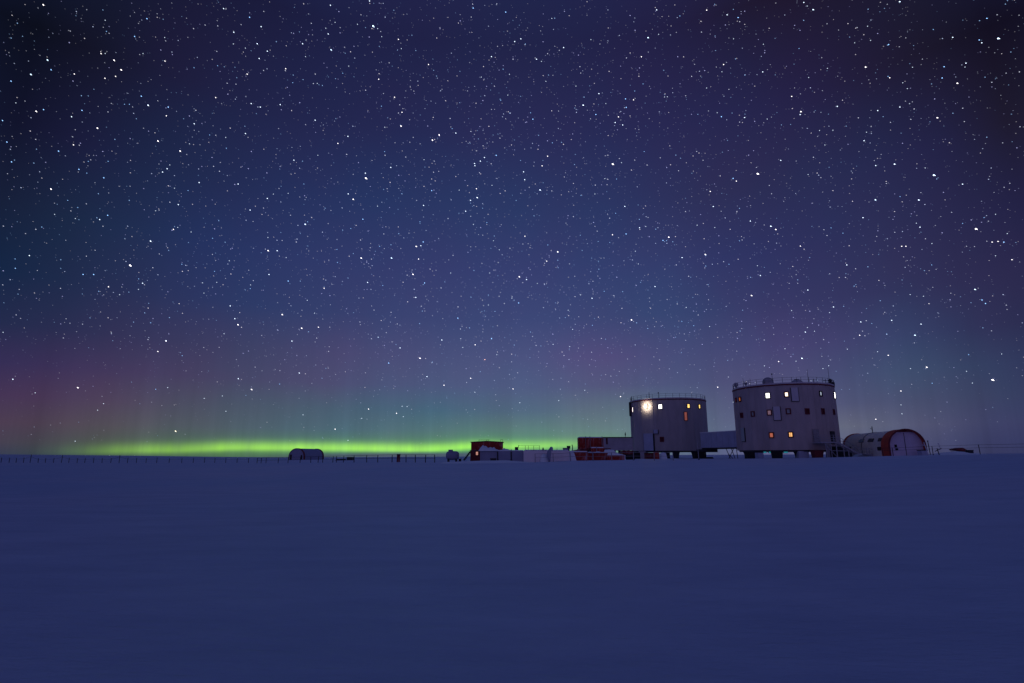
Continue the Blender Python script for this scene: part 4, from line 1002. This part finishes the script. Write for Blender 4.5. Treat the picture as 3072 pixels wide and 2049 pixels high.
lo_ = [((ta(X,1350)+180)/360, ((elx(X, yb)+2)/8, 0, 0)) for X, y0, c_, g_, yb in AUR]
sep = N.new('ShaderNodeSeparateColor'); L.new(ramp(st, azf), sep.inputs[0])
sep2 = N.new('ShaderNodeSeparateColor'); L.new(ramp(lo_, azf), sep2.inputs[0])
elc = math_('SUBTRACT', math_('MULTIPLY', sep.outputs[0], 8), 2); ell = math_('SUBTRACT', math_('MULTIPLY', sep2.outputs[0], 8), 2)
dl = math_('SUBTRACT', el, elc)
above = math_('GREATER_THAN', dl, 0)
wd = math_('ADD', .30, math_('MULTIPLY', above, .24))
core = math_('EXPONENT', math_('MULTIPLY', math_('POWER', math_('DIVIDE', dl, wd), 2), -1))
edge = math_('MULTIPLY', math_('SUBTRACT', el, math_('SUBTRACT', ell, .12)), 3.0, True)
core = math_('MULTIPLY', math_('MULTIPLY', core, edge), math_('MULTIPLY', sep.outputs[1], 1.5))
rz = N.new('ShaderNodeTexNoise'); rz.noise_dimensions = '1D'; rz.inputs['Scale'].default_value = .45; rz.inputs['Detail'].default_value = 5; rz.inputs['Roughness'].default_value = .6
L.new(az, rz.inputs['W'])
rays = math_('ADD', .35, math_('MULTIPLY', rz.outputs[0], 1.3))
rzc = math_('ADD', .55, math_('MULTIPLY', rz.outputs[0], .84)); core = math_('MULTIPLY', core, rzc)
glw = math_('MULTIPLY', math_('MULTIPLY', math_('EXPONENT', math_('MULTIPLY', math_('MAXIMUM', dl, 0), -1.5)), rays), math_('MULTIPLY', math_('MULTIPLY', sep.outputs[2], 1.5), edge))
def scale_col(col, f_):
    n = N.new('ShaderNodeVectorMath'); n.operation = 'SCALE'; n.inputs[0].default_value = col; L.new(f_, n.inputs['Scale']); return n.outputs[0]
def addc(a, b_):
    n = N.new('ShaderNodeVectorMath'); n.operation = 'ADD'; L.new(a, n.inputs[0]); L.new(b_, n.inputs[1]); return n.outputs[0]
cur = addc(cur, scale_col((.245,.54,.01), core)); cur = addc(cur, scale_col((.02,.19,-.02), glw))
mxn = N.new('ShaderNodeVectorMath'); mxn.operation = 'MAXIMUM'; L.new(cur, mxn.inputs[0]); mxn.inputs[1].default_value = (0,0,0); cur = mxn.outputs[0]
bg = N.new('ShaderNodeBackground'); L.new(cur, bg.inputs[0]); bg.inputs[1].default_value = 1.0
ow = N.new('ShaderNodeOutputWorld'); L.new(bg.outputs[0], ow.inputs[0])
w.cycles.sampling_method = 'MANUAL'; w.cycles.sample_map_resolution = 1024

SC.view_settings.view_transform = 'Standard'; SC.view_settings.look = 'None'; SC.view_settings.gamma = 1; SC.view_settings.exposure = 0
